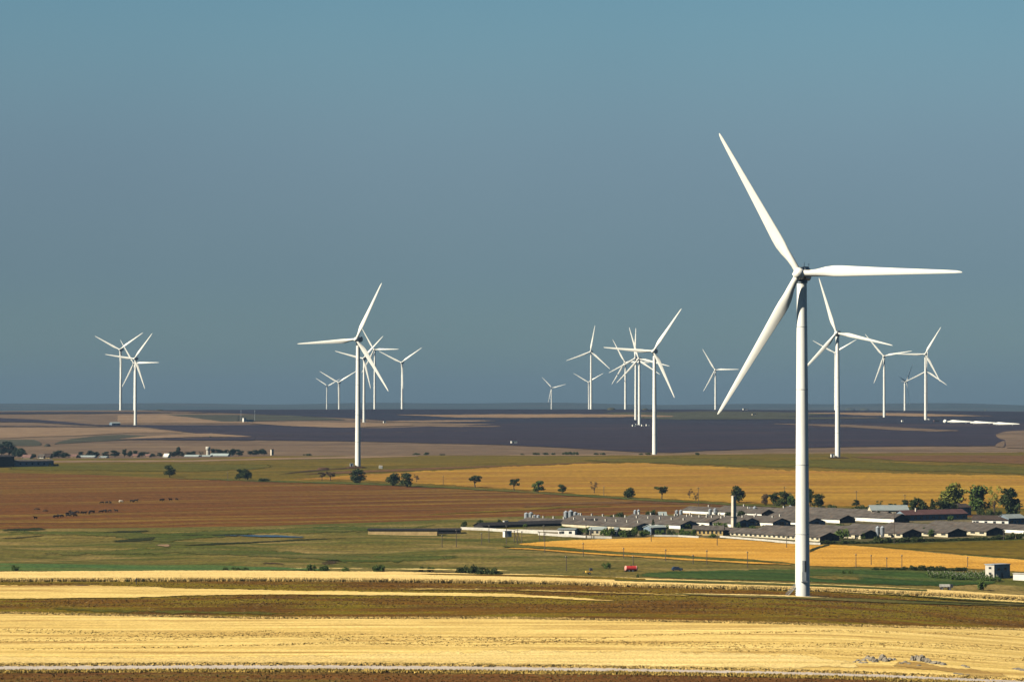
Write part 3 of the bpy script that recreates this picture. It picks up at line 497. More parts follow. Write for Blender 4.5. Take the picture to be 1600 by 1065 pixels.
def nacelle_mesh():
    b = MB(); rings = []
    for y, w, z0, z1 in ((1.65, 1.5, -1.45, 1.5), (2.2, 1.75, -1.75, 1.85), (5, 1.85, -1.95, 1.95), (9, 1.8, -1.9, 1.95), (11.2, 1.6, -1.2, 1.9), (11.6, 1.4, -.9, 1.7)):
        c = .45; rings.append([(-w + c, y, z0), (w - c, y, z0), (w, y, z0 + c), (w, y, z1 - c), (w - c, y, z1), (-w + c, y, z1), (-w, y, z1 - c), (-w, y, z0 + c)])
    b.loft(rings, smooth=False)
    b.lathe([(1.75, -2.75), (1.7, -1.8)], (0, 4.3, 0), 20)                  # yaw collar over the tower top
    b.box((0, 9.2, 2.15), (2.2, 2.4, .5)); b.box((0, 6.2, 2.02), (1.3, 1.4, .22))
    for x in (-.9, .9): b.tube((x, 10.6, 1.8), (x, 10.6, 3.2), .06, .05, 6); b.box((x, 10.6, 3.25), (.5, .1, .14))
    b.tube((0, 8.6, 2.3), (0, 8.6, 3.9), .07, .05, 6)
    return b.mesh('nacelle', M['nacelle'])
BLADE, HUB, NAC = blade_mesh(), hub_mesh(), nacelle_mesh()
OH = 4.3
def tower_mesh(H, yoff):
    b = MB(); zt = H - 2.7; pr = []
    for i in range(33):
        t = i / 32; pr.append((2.22 - .72 * t ** 1.15, zt * t))
    b.lathe(pr, (0, 0, 0), 40)
    for t in (.2, .42, .66, .86):
        r = 2.22 - .72 * t ** 1.15 + .03; b.lathe([(r - .04, zt * t - .14), (r, zt * t - .1), (r, zt * t + .1), (r - .04, zt * t + .14)], (0, 0, 0), 40, mi=1)
    b.lathe([(3.1, -.8), (3.1, .25), (2.3, .32)], (0, 0, 0), 40, mi=2)
    return b.mesh('tower', [M['white'], M['seam'], M['concrete']])
#       hub px       base row | px per metre     tips                                                   rotor facing (deg to the left)
TURB = [
 ((1248.5, 427), 932, None, [(1123, 207), (1501, 427), (1118, 643)], 17, 'large white wind turbine nearest the viewer, tower cutting the farm in two'),
 ((556.5, 530), 729, None, [(594, 441), (462, 540), (600, 612)], 17, 'white wind turbine standing behind the short row of dark trees, left of centre'),
 ((567.3, 560), 659.5, None, [(523.4, 548.4), (598, 523.5), (577, 607)], 19, 'thin turbine half hidden behind the blades of the left centre turbine'),
 ((584.3, 546.2), None, .86, [(566.2, 513.2), (623.2, 546.2), (563.4, 587)], 18, 'taller ridge turbine just right of the left centre turbine, one blade level'),
 ((627.1, 566.3), None, .76, [(592.6, 547.7), (657.8, 543.8), None], 18, 'ridge turbine alone with blades in a Y, right of the left centre group'),
 ((528.8, 597.4), None, .64, [(499.7, 579), (552.6, 582), None], 18, 'small ridge turbine with blades in a Y, left of the left centre turbine'),
 ((511.5, 603), None, .47, [(494.3, 588.3), (521, 596), None], 200, 'tiny faint turbine seen from behind at the left of the left centre group'),
 ((187.1, 546), None, .93, [(148.6, 525), (223.2, 521), None], 18, 'far left turbine with two blades raised in a wide V'),
 ((209.9, 560.3), 663.8, None, [(238.2, 519.8), (164.5, 555), (224.3, 608)], 18, 'far left turbine standing lowest, in front of the pair beside the tan fields'),
 ((208.9, 567.6), None, .80, [(188, 530.7), (248.7, 565.5), (192, 599.7)], 18, 'far left turbine hidden behind another tower, one blade pointing right'),
 ((922.6, 549.3), None, .93, [(928.5, 505.7), (885.8, 565.8), (948, 578)], 17, 'ridge turbine in the middle with one blade straight up'),
 ((919.4, 596.8), None, .53, [(896.4, 582), (938.6, 585), None], 17, 'tiny faint turbine behind the middle ridge turbine'),
 ((862.3, 605.8), None, .41, [(847.5, 585), (871, 602), None], 198, 'tiny turbine seen from behind, standing alone left of the middle group'),
 ((976.2, 565.5), None, .83, [(959.3, 529.9), (955.8, 600.8), (1015, 565)], 18, 'leftmost tower of the crowded group right of the middle'),
 ((992.2, 559.7), 656, None, [(993, 510.4), (952, 583), (1020.8, 580.3)], 17, 'middle tower of the crowded group with one blade straight up'),
 ((997.8, 560.4), 664.5, None, [(984.4, 510), (964.5, 598.7), (1042.4, 571.4)], 17, 'right tower of the tight trio, small white boxes at its foot'),
 ((1020.8, 548.6), 710, None, [(945, 545), (1062.6, 480.6), (1048.2, 623.8)], 17, 'larger turbine in front of the crowded group, standing at the edge of the dark field'),
 ((1117.2, 577.7), None, .72, [(1099.7, 544), (1149.3, 576.3), (1099, 613)], 16, 'ridge turbine seen beyond the lower blade tip of the nearest turbine'),
 ((1306.9, 520.3), 714.2, None, [(1281.8, 433.3), (1394.9, 541), (1263.3, 570.3)], 17, 'second largest turbine right of the nearest one, on a dark bare pad'),
 ((1304.4, 551), None, .88, [(1271, 530), (1337, 529.4), None], 17, 'ridge turbine hidden behind the tower of the second largest turbine'),
 ((1380.7, 556.2), 651.8, None, [(1353.2, 520.7), (1423.5, 547.2), (1364.4, 601)], 17, 'turbine on the right ridge with one blade almost level and one pointing down left'),
 ((1445.3, 553.2), 656, None, [(1468.7, 509), (1397.6, 554), (1465, 598)], 17, 'turbine beside the white blades lying on the ground'),
 ((1447.3, 579.8), None, .78, [(1445, 539.5), (1470, 599), (1412.5, 596)], 17, 'turbine hidden behind the tower beside the lying blades'),
 ((1416.8, 596), None, .66, [(1427.5, 566), (1421, 630), None], -62, 'small ridge turbine turned edge on with its blades in shade'),
]
def turbine(i, hub, row, ppm, tips, t, label):
    if row: Y = float(at(hub[0] + 2, row)[1])
    else: Y = F / ppm
    if row is None and .7 < ppm < 1: Y = max(Y, 5420)
    ax, az = ray(*hub); ax = float(ax); t = R(t); c = math.cos(t - math.atan(ax))
    if abs(c) < .4: c = math.copysign(.4, c)
    th = []; rr = []
    for k, tp in enumerate(tips):
        if tp is None: continue
        dx = (tp[0] - hub[0]) / c; up = hub[1] - tp[1]; th.append(math.atan2(dx, up)); rr.append(math.hypot(dx, up))
    base = math.atan2(sum(math.sin(3 * a) for a in th), sum(math.cos(3 * a) for a in th)) / 3
    Rm = sorted(rr)[len(rr) // 2] if len(rr) == 3 else max(rr)
    s = max(.84, min(1.16, Rm * Y / F / 49.5))
    if i == 0: s = 1.028
    yh = Y - OH * s * math.cos(t); X = ax * yh + OH * s * math.sin(t)
    zh = CZ + float(az) * yh; z0 = float(gz(X, Y)); H = (zh - z0) / s
    root = empty('wind_turbine', (X, Y, z0), -t, label, 'wind turbine', 'white wind turbines on the plain'); root.scale = (s, s, s)
    link('tower', tower_mesh(H, 0), root)
    o = link('nacelle', NAC, root, (0, -OH, H))
    h = link('hub', HUB, root, (0, -OH, H))
    for k in range(3):
        bl = link('blade', BLADE, root, (0, -OH, H)); bl.rotation_euler = (0, base + R(120 * k), 0)
    return root, Y, H, s
TR = [turbine(i, *a) for i, a in enumerate(TURB)]
# details of the nearest turbine: entrance door with grille above the base, stair with rails
root0, Y0, H0, _ = TR[0]
rz = root0.rotation_euler.z
def on_tower(name, mat, ang, z, w, h, d, parent):
    r = 2.22 - .72 * (z / (H0 - 2.7)) ** 1.15
    m = MB(); m.box((0, -(r + d / 2 - .05), z), (w, d, h)); return m.build(name, mat, parent, rz=ang)
am = R(7) - rz
dr = on_tower('door', M['grey'], am, 6.4, 1.25, 2.7, .14, root0)
on_tower('grille', M['dark'], am + R(10), 9.4, .55, 3.4, .2, root0)
on_tower('grille', M['grey'], am - R(3), 9.4, .8, 3.5, .12, root0)
m = MB(); m.box((0, -2.55, 4.8), (1.9, 1.0, .12)); m.build('door_step', M['grey'], root0, rz=am)
m = MB()
for k in range(8): m.box((-2.5 - .36 * k, 0, 2.75 - .38 * k), (.42, 1.0, .06))
for yy in (-.5, .5):
    m.tube((-2.3, yy, 3.0), (-5.2, yy, -.1), .07, n=6); m.tube((-2.3, yy, 4.0), (-5.2, yy, .95), .05, n=6)
    for k in (0, 2, 4): m.tube((-2.4 - .7 * k, yy, 2.9 - .74 * k), (-2.4 - .7 * k, yy, 3.9 - .74 * k), .04, n=6)
m.build('entry_stair', M['grey'], root0, rz=-rz + R(12))
for ti, side, nm in ((1, -1, 'grey transformer box at the foot of the left centre turbine'), (18, -1, 'pale transformer box at the foot of the second largest turbine'), (15, -1, 'pale transformer box at the foot of the tight trio tower'), (21, 1, 'small grey box at the foot of the turbine beside the lying blades')):
    r_ = TR[ti][0]; p = Vector(r_.location) + Vector((side * 4.6, -3, 0)); p.z = float(gz(p.x, p.y))
    q = empty('transformer_box', p, R(12), nm, 'transformer', 'transformer boxes by the turbines')
    m = MB(); m.box((0, 0, 1.2), (2.6, 2.2, 2.8)); m.build('cabinet', M['grey'] if ti == 1 else M['white'], q)
    m = MB(); m.box((0, 0, 2.7), (2.9, 2.5, .2)); m.build('roof', M['grey'], q)
    m = MB(); m.box((-.4, -1.13, 1.2), (.9, .06, 2)); m.build('door', M['dark'], q)
# turbine parts waiting on the ground on the right
for px, row, lab in ((1499, 661.5, 'white turbine blade lying on the ground, nearest the white hub'), (1535, 663.2, 'white turbine blade lying on the ground, middle of the three'), (1571, 665, 'white turbine blade lying on the ground, furthest right')):
    p = at(px, row); q = empty('blade_on_cradles', p, R(-14), lab, 'turbine blade', 'turbine blades lying on the ground')
    bo = link('blade_shell', BLADE, q, (-19, 0, 2.6)); bo.rotation_euler = (0, R(90), 0); bo.scale = (1.25, 1.6, .80)
    m = MB(); m.box((-13, 0, .75), (1.2, 3, 2.0)); m.box((10, 0, .8), (1, 2.2, 2.6)); m.build('cradle', M['grey'], q)
p = at(1477, 660.5); q = tag(link('turbine_hub', HUB, None, p + Vector((0, 0, 2.2))), 'round white turbine hub waiting on the ground beside the lying blades', 'turbine hub'); q.scale = (1.7, 1.7, 1.7)
for px, row, w, c, lab in ((1463, 659, 9, 'redroof', 'reddish container beside the white hub on the ground'), (1410, 659, 3, 'whitewash', 'small white box left of the turbine beside the lying blades'), (1093, 666.3, 5, 'whitewash', 'small pale crate left of the tight trio foot'), (1004, 666, 3.2, 'whitewash', 'small pale crate close to the tight trio foot'), (1012, 665.6, 5, 'whitewash', 'white crate right of the tight trio foot'), (803, 692.6, 7, 'whitewash', 'white van like box at the left end of the dark field'), (1178, 649, 7, 'cream', 'small pale hut on the ridge left of the nearest tower'), (1164, 640.5, 8, 'whitewash', 'tiny white shed on the skyline left of the nearest tower'), (601, 660.5, 4, 'whitewash', 'tiny white box on the tan tongue of stubble')):
    if px == 1093: px = 990.5
    p = at(px, row); q = empty('site_container', p, R(20), lab, 'container')
    m = MB(); m.box((0, 0, 1.4), (w, 3, 2.8)); m.build('body', M[c], q); m = MB(); m.box((0, 0, 2.9), (w + .3, 3.3, .2)); m.build('roof', M['grey'], q)
    m = MB(); m.box((-w * .2, -1.53, 1.2), (min(1.2, w * .3), .06, 2)); m.build('door', M['dark'], q)

# ------------------------------------------------------------------ trees and bushes
def crown_bm(b, blobs, n, size, seed, mi=0):
    r = random.Random(seed); tot = sum(q[3] * q[4] for q in blobs)
    for (cx, cy, cz, rx, rz_) in blobs:
        k = int(n * rx * rz_ / tot)
        for _ in range(k):
            d = Vector((r.gauss(0, 1), r.gauss(0, 1), r.gauss(0, 1))).normalized(); q = r.random() ** 0.42 * r.uniform(.82, 1.1)
            p = Vector((cx + d.x * rx * q, cy + d.y * rx * q, cz + d.z * rz_ * q)); s = size * r.uniform(.6, 1.35)
            u = Vector((r.gauss(0, 1), r.gauss(0, 1), r.gauss(0, 1))).normalized(); v = u.orthogonal().normalized(); w = u.cross(v)
            a = r.uniform(0, 6.28); v, w = v * math.cos(a) + w * math.sin(a), w * math.cos(a) - v * math.sin(a)
            b.add([p - v * s, p - w * s * .55, p + v * s, p + w * s * .55], [(0, 1, 2, 3)], mi)
def tree_meshes(seed, kind):
    """unit trees, about 10 m tall; returns (trunk mesh, crown mesh)"""
    r = random.Random(seed); t = MB(); c = MB(); blobs = []
    if kind == 'round':
        th = r.uniform(0.5, 1.2); W = 4.4
        for k in range(15):
            a = r.uniform(0, 6.28); d = r.uniform(.2, 1) * (W - 1.9); z = r.uniform(th + 1.1, 8.3); f = 1 - max(0, (z - 6.4)) / 5
            blobs.append((math.cos(a) * d * f, math.sin(a) * d * f, z, r.uniform(1.3, 2.1), r.uniform(1.1, 1.8)))
        n, sz = 1900, .40
    elif kind == 'open':
        th = r.uniform(2.8, 3.4); W = 4.6
        for k in range(11):
            a = k * 2.4 + r.uniform(-.4, .4); d = r.uniform(.3, 1) * (W - 1.4); z = r.uniform(5.0, 8.6); blobs.append((math.cos(a) * d, math.sin(a) * d, z, r.uniform(1.1, 1.8), r.uniform(.9, 1.4)))
        n, sz = 1100, .42
    elif kind == 'tall':
        th = r.uniform(1.6, 2.4); W = 3.4
        for k in range(14):
            a = r.uniform(0, 6.28); z = r.uniform(th + .6, 8.9); d = r.uniform(.2, 1) * (W - 1.5) * (1 - abs(z - 6) / 7); blobs.append((math.cos(a) * d, math.sin(a) * d, z, r.uniform(1.0, 1.8), r.uniform(1.0, 1.6)))
        n, sz = 1500, .4
    elif kind == 'sparse':
        th = 2.2; W = 3.6
        for k in range(9):
            a = k * 2.4; d = r.uniform(.4, 1) * (W - 1); z = r.uniform(3.6, 9); blobs.append((math.cos(a) * d, math.sin(a) * d, z, r.uniform(.9, 1.5), r.uniform(.9, 1.5)))
        n, sz = 420, .34
    else:   # conifer
        th = 1.0
        for k in range(9): blobs.append((r.uniform(-.15, .15), r.uniform(-.15, .15), 1.4 + k * .95, 2.3 * (1 - k / 9.5) + .25, .8))
        n, sz = 900, .36
    crown_bm(c, blobs, n, sz, seed)
    lean = Vector((r.uniform(-.3, .3), r.uniform(-.3, .3), 0)); top = Vector((0, 0, th)) + lean
    t.tube((0, 0, -.4), top, .36, .26, 8); t.tube(top, (lean.x * 1.6, lean.y * 1.6, 7.2), .24, .06, 6)
    for q in r.sample(blobs, min(7, len(blobs))): t.tube(top + Vector((0, 0, r.uniform(-.2, 1))), Vector(q[:3]), .15, .04, 5)
    return t, c
def bush_mb(seed, flat=.7):
    r = random.Random(seed); c = MB(); blobs = []
    for k in range(8):
        a = r.uniform(0, 6.28); d = r.uniform(.1, 3.2); rz_ = r.uniform(1.2, 2.2) * flat; blobs.append((math.cos(a) * d, math.sin(a) * d, rz_ * .75 + r.uniform(0, 2.2) * flat, r.uniform(1.2, 2.2), rz_))
    crown_bm(c, blobs, 800, .40, seed); return c
LEAF = {'d': 'leafdark', 'm': 'leafmid', 'o': 'leafolive', 'b': 'leafbrown', 'f': 'leaffar'}
PROTO = {}
SIZE = {}
def measure(me):
    c = np.zeros(len(me.vertices) * 3); me.vertices.foreach_get('co', c); c = c.reshape(-1, 3)
    SIZE[me.name] = (2 * np.percentile(np.hypot(c[:, 0], c[:, 1]), 92), np.percentile(c[:, 2], 98.5))
def tree_proto(kind, leaf, v):
    k = (kind, leaf, v)
    if k not in PROTO:
        if kind == 'bush': PROTO[k] = (None, bush_mb(100 + v).mesh('bush_foliage', M[LEAF[leaf]])); measure(PROTO[k][1])
        else:
            t, c = tree_meshes(31 * v + len(kind), kind); PROTO[k] = (t.mesh('trunk', M['bark']), c.mesh('crown', M[LEAF[leaf]])); measure(PROTO[k][1])
    return PROTO[k]
TCOUNT = [0]
def tree(px, top, base, kind, leaf, label, w=None, group=None, name=None, cat='tree'):
    """photo pixels: axis x, crown top row, foot row, crown width"""
    TCOUNT[0] += 1; v = TCOUNT[0] % 4; p = at(px, base); h = (base - top) * p.y / F
    tm, cm = tree_proto(kind, leaf, v); W_, H_ = SIZE[cm.name]
    sz = h / H_; sx = (w * p.y / F / W_) if w else sz
    if kind == 'bush':
        o = link(name or 'bush', cm, None, p, rng.uniform(0, 6.28)); o.scale = (sx, sx, sz); return tag(o, label, cat if cat != 'tree' else 'bush', group)
    o = empty(name or 'tree', p, rng.uniform(0, 6.28), label, cat, group); o.scale = (sx, sx, sz)
    link('trunk', tm, o); link('crown', cm, o); return o
LG = 'trees along the grassy track'
for a in [
 (266, 727.5, 745, 'round', 'd', 'dark dense tree alone at the left of the tree row', 18),
 (374, 733, 749, 'round', 'd', 'dark narrow tree, left one of the touching pair at the left', 12), (387, 733.5, 749.5, 'round', 'd', 'broad dark tree, right one of the touching pair at the left', 19),
 (503, 737.5, 750.5, 'open', 'b', 'small brownish tree, left one of a thin pair', 12), (516.5, 737, 751, 'open', 'b', 'small brownish tree, right one of a thin pair', 15),
 (557.5, 733.5, 754.5, 'round', 'd', 'broad dark tree in front of the left centre turbine foot', 26),
 (613, 740, 758.5, 'round', 'd', 'round dark tree, left one of two right of the left centre turbine', 21), (636.5, 739.5, 760.5, 'round', 'd', 'round dark tree, right one of two right of the left centre turbine', 23),
 (651, 740.5, 753, 'sparse', 'b', 'little reddish brown tree touching a dark round tree', 9),
 (742.5, 743, 761, 'open', 'd', 'umbrella shaped tree with a bare trunk beyond the brown field', 22),
 (803.5, 748, 766.5, 'open', 'd', 'dark leaning tree on the track left of the silos', 16), (841, 751.5, 769.5, 'round', 'm', 'mid green rounded tree above the silos', 20),
 (878.5, 757, 770.5, 'round', 'd', 'small dark tree right of the mid green one', 12), (928.5, 752.5, 770.5, 'sparse', 'b', 'thin bare brown tree on the golden field edge', 12),
 (981, 762.5, 779, 'round', 'd', 'dark round tree low above the grey silo pair', 19), (1034, 760, 779.5, 'open', 'd', 'dark tree with visible trunk right of the round one', 19),
 (1078, 763, 778.5, 'sparse', 'b', 'thin brown tree, left one before the utility pole', 9), (1087, 770, 785, 'sparse', 'b', 'reddish thin tree, right one before the utility pole', 9),
 (1155, 760.5, 785, 'round', 'd', 'large dark tree directly behind the chimney', 22), (1197, 772, 789, 'round', 'b', 'brownish dark tree left of the clump by the near tower', 13),
 (1209, 770.5, 790, 'tall', 'd', 'dark tree in the middle of the clump by the near tower', 13), (1224, 768.5, 791, 'round', 'd', 'broad dark tree at the right of the clump by the near tower', 24), (1238, 775, 792, 'round', 'm', 'green tree tucked against the near tower', 13),
 (1265.5, 763.5, 791, 'tall', 'd', 'narrow dark tree just right of the near tower', 10), (1279.5, 772.5, 794, 'round', 'd', 'round dark tree right of the near tower', 19),
 (1337, 780.5, 790, 'round', 'd', 'small dark tree below a pole on the golden field edge', 11), (1374, 782, 795, 'sparse', 'd', 'small loose dark tree by the grey roofed house', 13), (1394, 786.5, 796, 'open', 'd', 'little tree in front of the grey roofed house', 12), (1415, 781, 792, 'round', 'd', 'small dark tree behind the grey roofed house', 12),
 (1432, 779, 808, 'round', 'd', 'blackish tree at the left of the dark grove', 22), (1445, 783, 808, 'round', 'd', 'blackish tree in the middle of the dark grove', 20), (1457, 780.5, 808, 'conifer', 'd', 'pointed dark tree in the dark grove', 15), (1473, 782.5, 809, 'round', 'd', 'broad blackish tree at the right of the dark grove', 24), (1488, 786, 809, 'round', 'd', 'low dark tree at the end of the dark grove', 16),
 (1484, 757, 797, 'round', 'o', 'large bright olive tree above the dark grove', 36), (1499, 763, 796, 'sparse', 'o', 'thin yellowing tree beside the bright olive tree', 28),
 (1527, 760.5, 803, 'round', 'm', 'large deep green tree with a stout trunk on the right', 33), (1554.5, 760, 808, 'sparse', 'o', 'thin pale olive tree between two big trees on the right', 20), (1578.5, 764.5, 812, 'tall', 'd', 'big dark grey green tree furthest right', 29)]:
    tree(*a[:6], w=a[6], group=LG if a[0] < 1250 else 'trees behind the farm')
# village trees far on the left
for k, (px, top, base, w, kind) in enumerate([(14, 690, 711, 24, 'round'), (3, 694, 712, 14, 'round'), (24, 700, 713, 13, 'round'), (36, 700.5, 714, 16, 'round'), (28, 705, 714, 10, 'round'), (53, 709, 715, 9, 'round'), (92, 704, 714.5, 17, 'round'), (102, 707, 714.5, 14, 'round'), (84, 708, 714.5, 9, 'round'),
      (126, 705.5, 712, 9, 'round'), (140, 704, 713, 15, 'round'), (150, 706, 713, 11, 'round'), (165, 705.5, 713.5, 12, 'round'), (180, 703.8, 714, 14, 'round'), (194.5, 702, 713.5, 7, 'tall'), (202, 704.5, 713.5, 9, 'round'), (212, 704, 713, 10, 'round'),
      (222, 706, 712.5, 12, 'round'), (231, 706.5, 713, 10, 'round'), (240, 708.5, 713, 10, 'round'), (250, 707, 713, 10, 'round'), (265, 706, 713, 10, 'round'), (272, 705.5, 713, 11, 'round'), (278.5, 698.5, 713, 8, 'tall'), (284, 705.5, 713, 10, 'round'), (294, 706, 712, 9, 'round'), (302, 704.8, 711.5, 9, 'round'),
      (314, 705, 711.5, 9, 'sparse'), (332, 701, 711, 9, 'round'), (342, 701.8, 711, 14, 'round'), (354, 702.5, 711.5, 11, 'round'), (362, 701.5, 712, 12, 'round'), (373, 702, 712, 13, 'round'), (391, 704.4, 710.5, 10, 'round'), (400, 703, 710.5, 13, 'round'), (412, 701.5, 710.5, 13, 'round')]):
    lab = {0: 'big bluish green tree at the left edge of the village', 6: 'broad tree right of the white gabled house in the village', 14: 'narrow upright tree in the left part of the village', 23: 'tall dark tree in the middle of the village', 27: 'thin bare looking tree left of the water tower'}.get(k)
    g = 'trees of the distant village'
    if not lab: lab = 'bluish green tree in the distant village row' 
    tree(px, top, base, kind, 'f', lab, w, g)
# bushes
BG = {'w': 'bushes at the back edge of the wheat', 'p': 'bushes along the far pale track', 'f': 'bushes around the farm', 'h': 'hedge bushes below the barns', 'g': 'hedge bushes above the green crop', 'v': 'low bushes behind the silos'}
def bushes(code, leaf, items, label):
    for it in items: tree(it[0], it[1], it[2], 'bush', leaf, it[4] if len(it) > 4 else label, it[3], BG[code])
bushes('w', 'm', [(23, 883.5, 892, 13, 'lone dark bush at the far left of the wheat edge'), (351, 886, 893.5, 16, 'bright green low bush, left half of the low clump'), (366, 886, 893.5, 16, 'green low bush in the middle of the low clump'), (382, 886.5, 893, 16, 'dull green low bush, right half of the low clump'), (486.5, 881.5, 894.5, 14, 'upright dark bush left of the bare slope'), (501, 885, 894.5, 9, 'small bush between two darker ones at the wheat edge'), (510, 884, 894.5, 16, 'rounded green bush below the bare slope'), (540, 886, 895.5, 13, 'small round bush right of the bare slope'), (593, 883, 896, 21, 'round dark green bush standing alone at the wheat edge'), (658, 885, 892, 8, 'tiny bush, left one of two far from the wheat'), (674, 885.5, 892.5, 12, 'small bush, right one of two far from the wheat')], '')
bushes('w', 'd', [(722, 886.5, 898.5, 22, 'dark bush at the left of the big thicket'), (736, 883.5, 899, 22, 'tallest dark bush of the big thicket'), (752, 886.5, 900, 22, 'dark bush in the middle of the big thicket'), (768, 888, 900.5, 22, 'brownish dark bush at the right of the big thicket'), (779, 892, 900.5, 14, 'low dark bush ending the big thicket')], '')
bushes('w', 'm', [(948, 879, 888, 13, 'bright green bush left of the red tank'), (997, 897, 906, 6, 'small weedy bush at the wheat edge by the red tank'), (1535, 907, 922, 15, 'olive bush in front of the concrete hut'), (1318, 891, 896, 6, 'small dot bush, left one above the green crop'), (1329, 891, 896.5, 8, 'small dot bush, right one above the green crop'), (199, 903.5, 908.5, 3, 'tiny weed sticking out of the wheat front')], '')
bushes('p', 'd', [(413, 747, 752, 19, 'low dark bush right of the touching pair of trees'), (481, 708.5, 711.5, 12, 'low bush right of the square tower'), (650, 707.5, 710.5, 11, 'low dark bush, left one right of the left centre turbine'), (666, 706.5, 710.5, 8, 'low dark bush, right one right of the left centre turbine'), (692, 709, 710.8, 10, 'flat dark bush by the thin pale track')] + [(x, 710 - h, 710.6, w) for x, w, h in ((816, 7, 1.5), (838, 11, 3), (853, 10, 3), (865, 7, 2.8), (884, 10, 4), (893, 12, 4.4), (901, 8, 4), (930, 9, 2.6), (942, 8, 3), (1002, 7, 2), (1013, 12, 2.6), (1088, 8, 3))], 'small dark bush on the edge of the dark field')
bushes('v', 'd', [(725.5, 814.5, 824, 11, 'dark bush at the left end of the farm wall'), (750, 812, 819, 10, 'dark green bush behind the long black shed'), (781, 811.5, 819, 13, 'dark bush at the middle of the black shed'), (922, 806, 811, 12), (930, 805, 811, 11), (940, 806, 812, 9), (955, 804.5, 810, 9), (968, 800.5, 808, 14, 'green bush between the silo groups'), (1013, 799, 808, 12), (1021, 797, 809, 14, 'dark tall bush right of the grey silo pair'), (1030, 801, 809, 10), (1160, 798, 807, 16), (1140, 800, 806, 18), (1205, 797, 803, 14), (1218, 796, 802, 14), (1228, 796, 802, 14)], 'low dark bush behind the silos and barns')
bushes('f', 'm', [(821, 818, 823.5, 7, 'small bush at the left end of the long cream barn'), (878, 821, 827, 8), (905, 826, 835.5, 16), (917, 823.5, 835, 12), (944, 827, 837, 13), (952, 825, 838, 17, 'bright green bush beside the white gate post'), (974, 829, 839, 13), (993.5, 823.5, 838.5, 13, 'tall green bush in the middle of the farm front'), (1004, 829, 838, 12), (1030, 827, 836, 14), (1064, 826, 837, 17), (1075, 829, 838, 14), (1083, 827, 837, 10), (1121, 816, 826, 15), (1133, 817, 826, 13), (1153, 816, 826, 10), (1074, 816, 826, 13), (1113, 833.5, 839.5, 11), (1192, 820, 824, 9), (1317, 826.5, 842, 23, 'big green bush between the front barns'), (1347.5, 832.5, 842, 9, 'green bush against a dark gable'), (1318, 810, 817, 8), (1311, 818, 824, 17), (1297, 819, 824, 10), (1363, 820.5, 826, 9), (1342, 821, 825, 4), (1287.5, 828, 832.5, 10), (1445, 824.5, 836, 11), (1455.5, 827, 838, 12), (1485, 805.5, 813.5, 9, 'small tree like bush at the red roofed building'), (1430, 808, 812, 5)], 'green bush growing among the barns')
bushes('f', 'd', [(970, 827, 838, 17), (985, 828, 838.5, 14), (1048, 828, 838, 12), (1260, 825, 831, 8), (1266, 819, 826, 14), (1275, 820, 826, 14)], 'dark bush growing among the barns')
bushes('f', 'm', [(x, row - h, row, w) for x, row, w, h in ((1262, 834, 13, 6), (1296, 836.5, 12, 6), (1384, 836, 10, 7), (1394, 836.5, 8, 5), (1455, 833, 13, 9), (1466, 836, 12, 8), (1437, 828, 9, 7), (1528, 831, 9, 6), (1405, 826, 9, 5), (1330, 824, 12, 6), (1218, 829, 12, 5), (1236, 830, 10, 5), (1175, 827, 11, 6), (1098, 826, 9, 7), (1040, 828, 12, 8), (1010, 836, 12, 9), (963, 836, 14, 11), (935, 834, 12, 8), (1146, 829, 8, 6), (1254, 826, 12, 6), (1275, 829, 10, 5))], 'green bush growing among the barns')
tree(1020.5, 811.5, 830, 'conifer', 'd', 'slim dark conifer in the middle of the farm', 8, None)
bushes('v', 'd', [(1268, 791, 798, 14), (1285, 790, 798, 16), (1299, 788.5, 798, 16), (1318, 794, 800, 12), (1345, 789, 799, 18), (1356, 791, 800, 14), (1368, 789, 799, 12), (1333, 793, 799, 10), (1272, 799, 805, 12), (1286, 800, 805, 12), (1397, 796, 810, 12), (1372, 798, 812, 6), (1530, 793, 806, 14), (1545, 797, 808, 18), (1560, 798, 808, 14), (1580, 797, 812, 14)], 'low dark bush along the back of the farm')
hb = []
for k in range(34):
    x = 1285 + k * 9.6 + rng.uniform(-2, 2); r_ = np.interp(x, [1285, 1340, 1400, 1480, 1600], [849, 849.5, 848, 845.5, 842]); h = rng.uniform(3.5, 6) if x < 1370 else rng.uniform(6, 11)
    if 1440 < x < 1560: h *= .6
    hb.append((x, r_ - h, r_ + .3, rng.uniform(11, 17)))
bushes('h', 'd', hb, 'dark bush of the hedge below the barns')
gb = [(1365 + k * 7.2 + rng.uniform(-2, 2), 0, 0, 0) for k in range(21)]
bushes('g', 'd', [(x, 890 + (x - 1440) * .012 - (rng.uniform(4.5, 7.5) if 1408 < x < 1478 or x > 1495 else rng.uniform(2, 4)), 891 + (x - 1440) * .012, rng.uniform(8, 13)) for x, *_ in gb], 'small dark bush of the hedge above the green crop')
# vines
vt = MB(); crown_bm(vt, [(0, 0, .9, .9, .8), (.5, .2, .6, .7, .6)], 90, .28, 5); vs_ = MB(); vs_.tube((0, 0, 0), (0, 0, 1.9), .06, .06, 5)
vtm = vt.mesh('foliage', M['leafmid']); vsm = vs_.mesh('stake', M['concrete'])
for j in range(5):
    for k in range(17):
        px = 1448 + k * 6.4 + j * 2.2; row = 897 + j * 2.0 + k * .16
        if j in (0, 4) and k < 5: continue
        p = at(px, row); q = empty('vine', p, rng.uniform(0, 6), 'small dark green staked plant in rows left of the concrete hut', 'vine', 'staked plants in rows beside the hut')
        sc = rng.uniform(.7, 1.15); q.scale = (sc, sc, sc); link('foliage', vtm, q); link('stake', vsm, q)

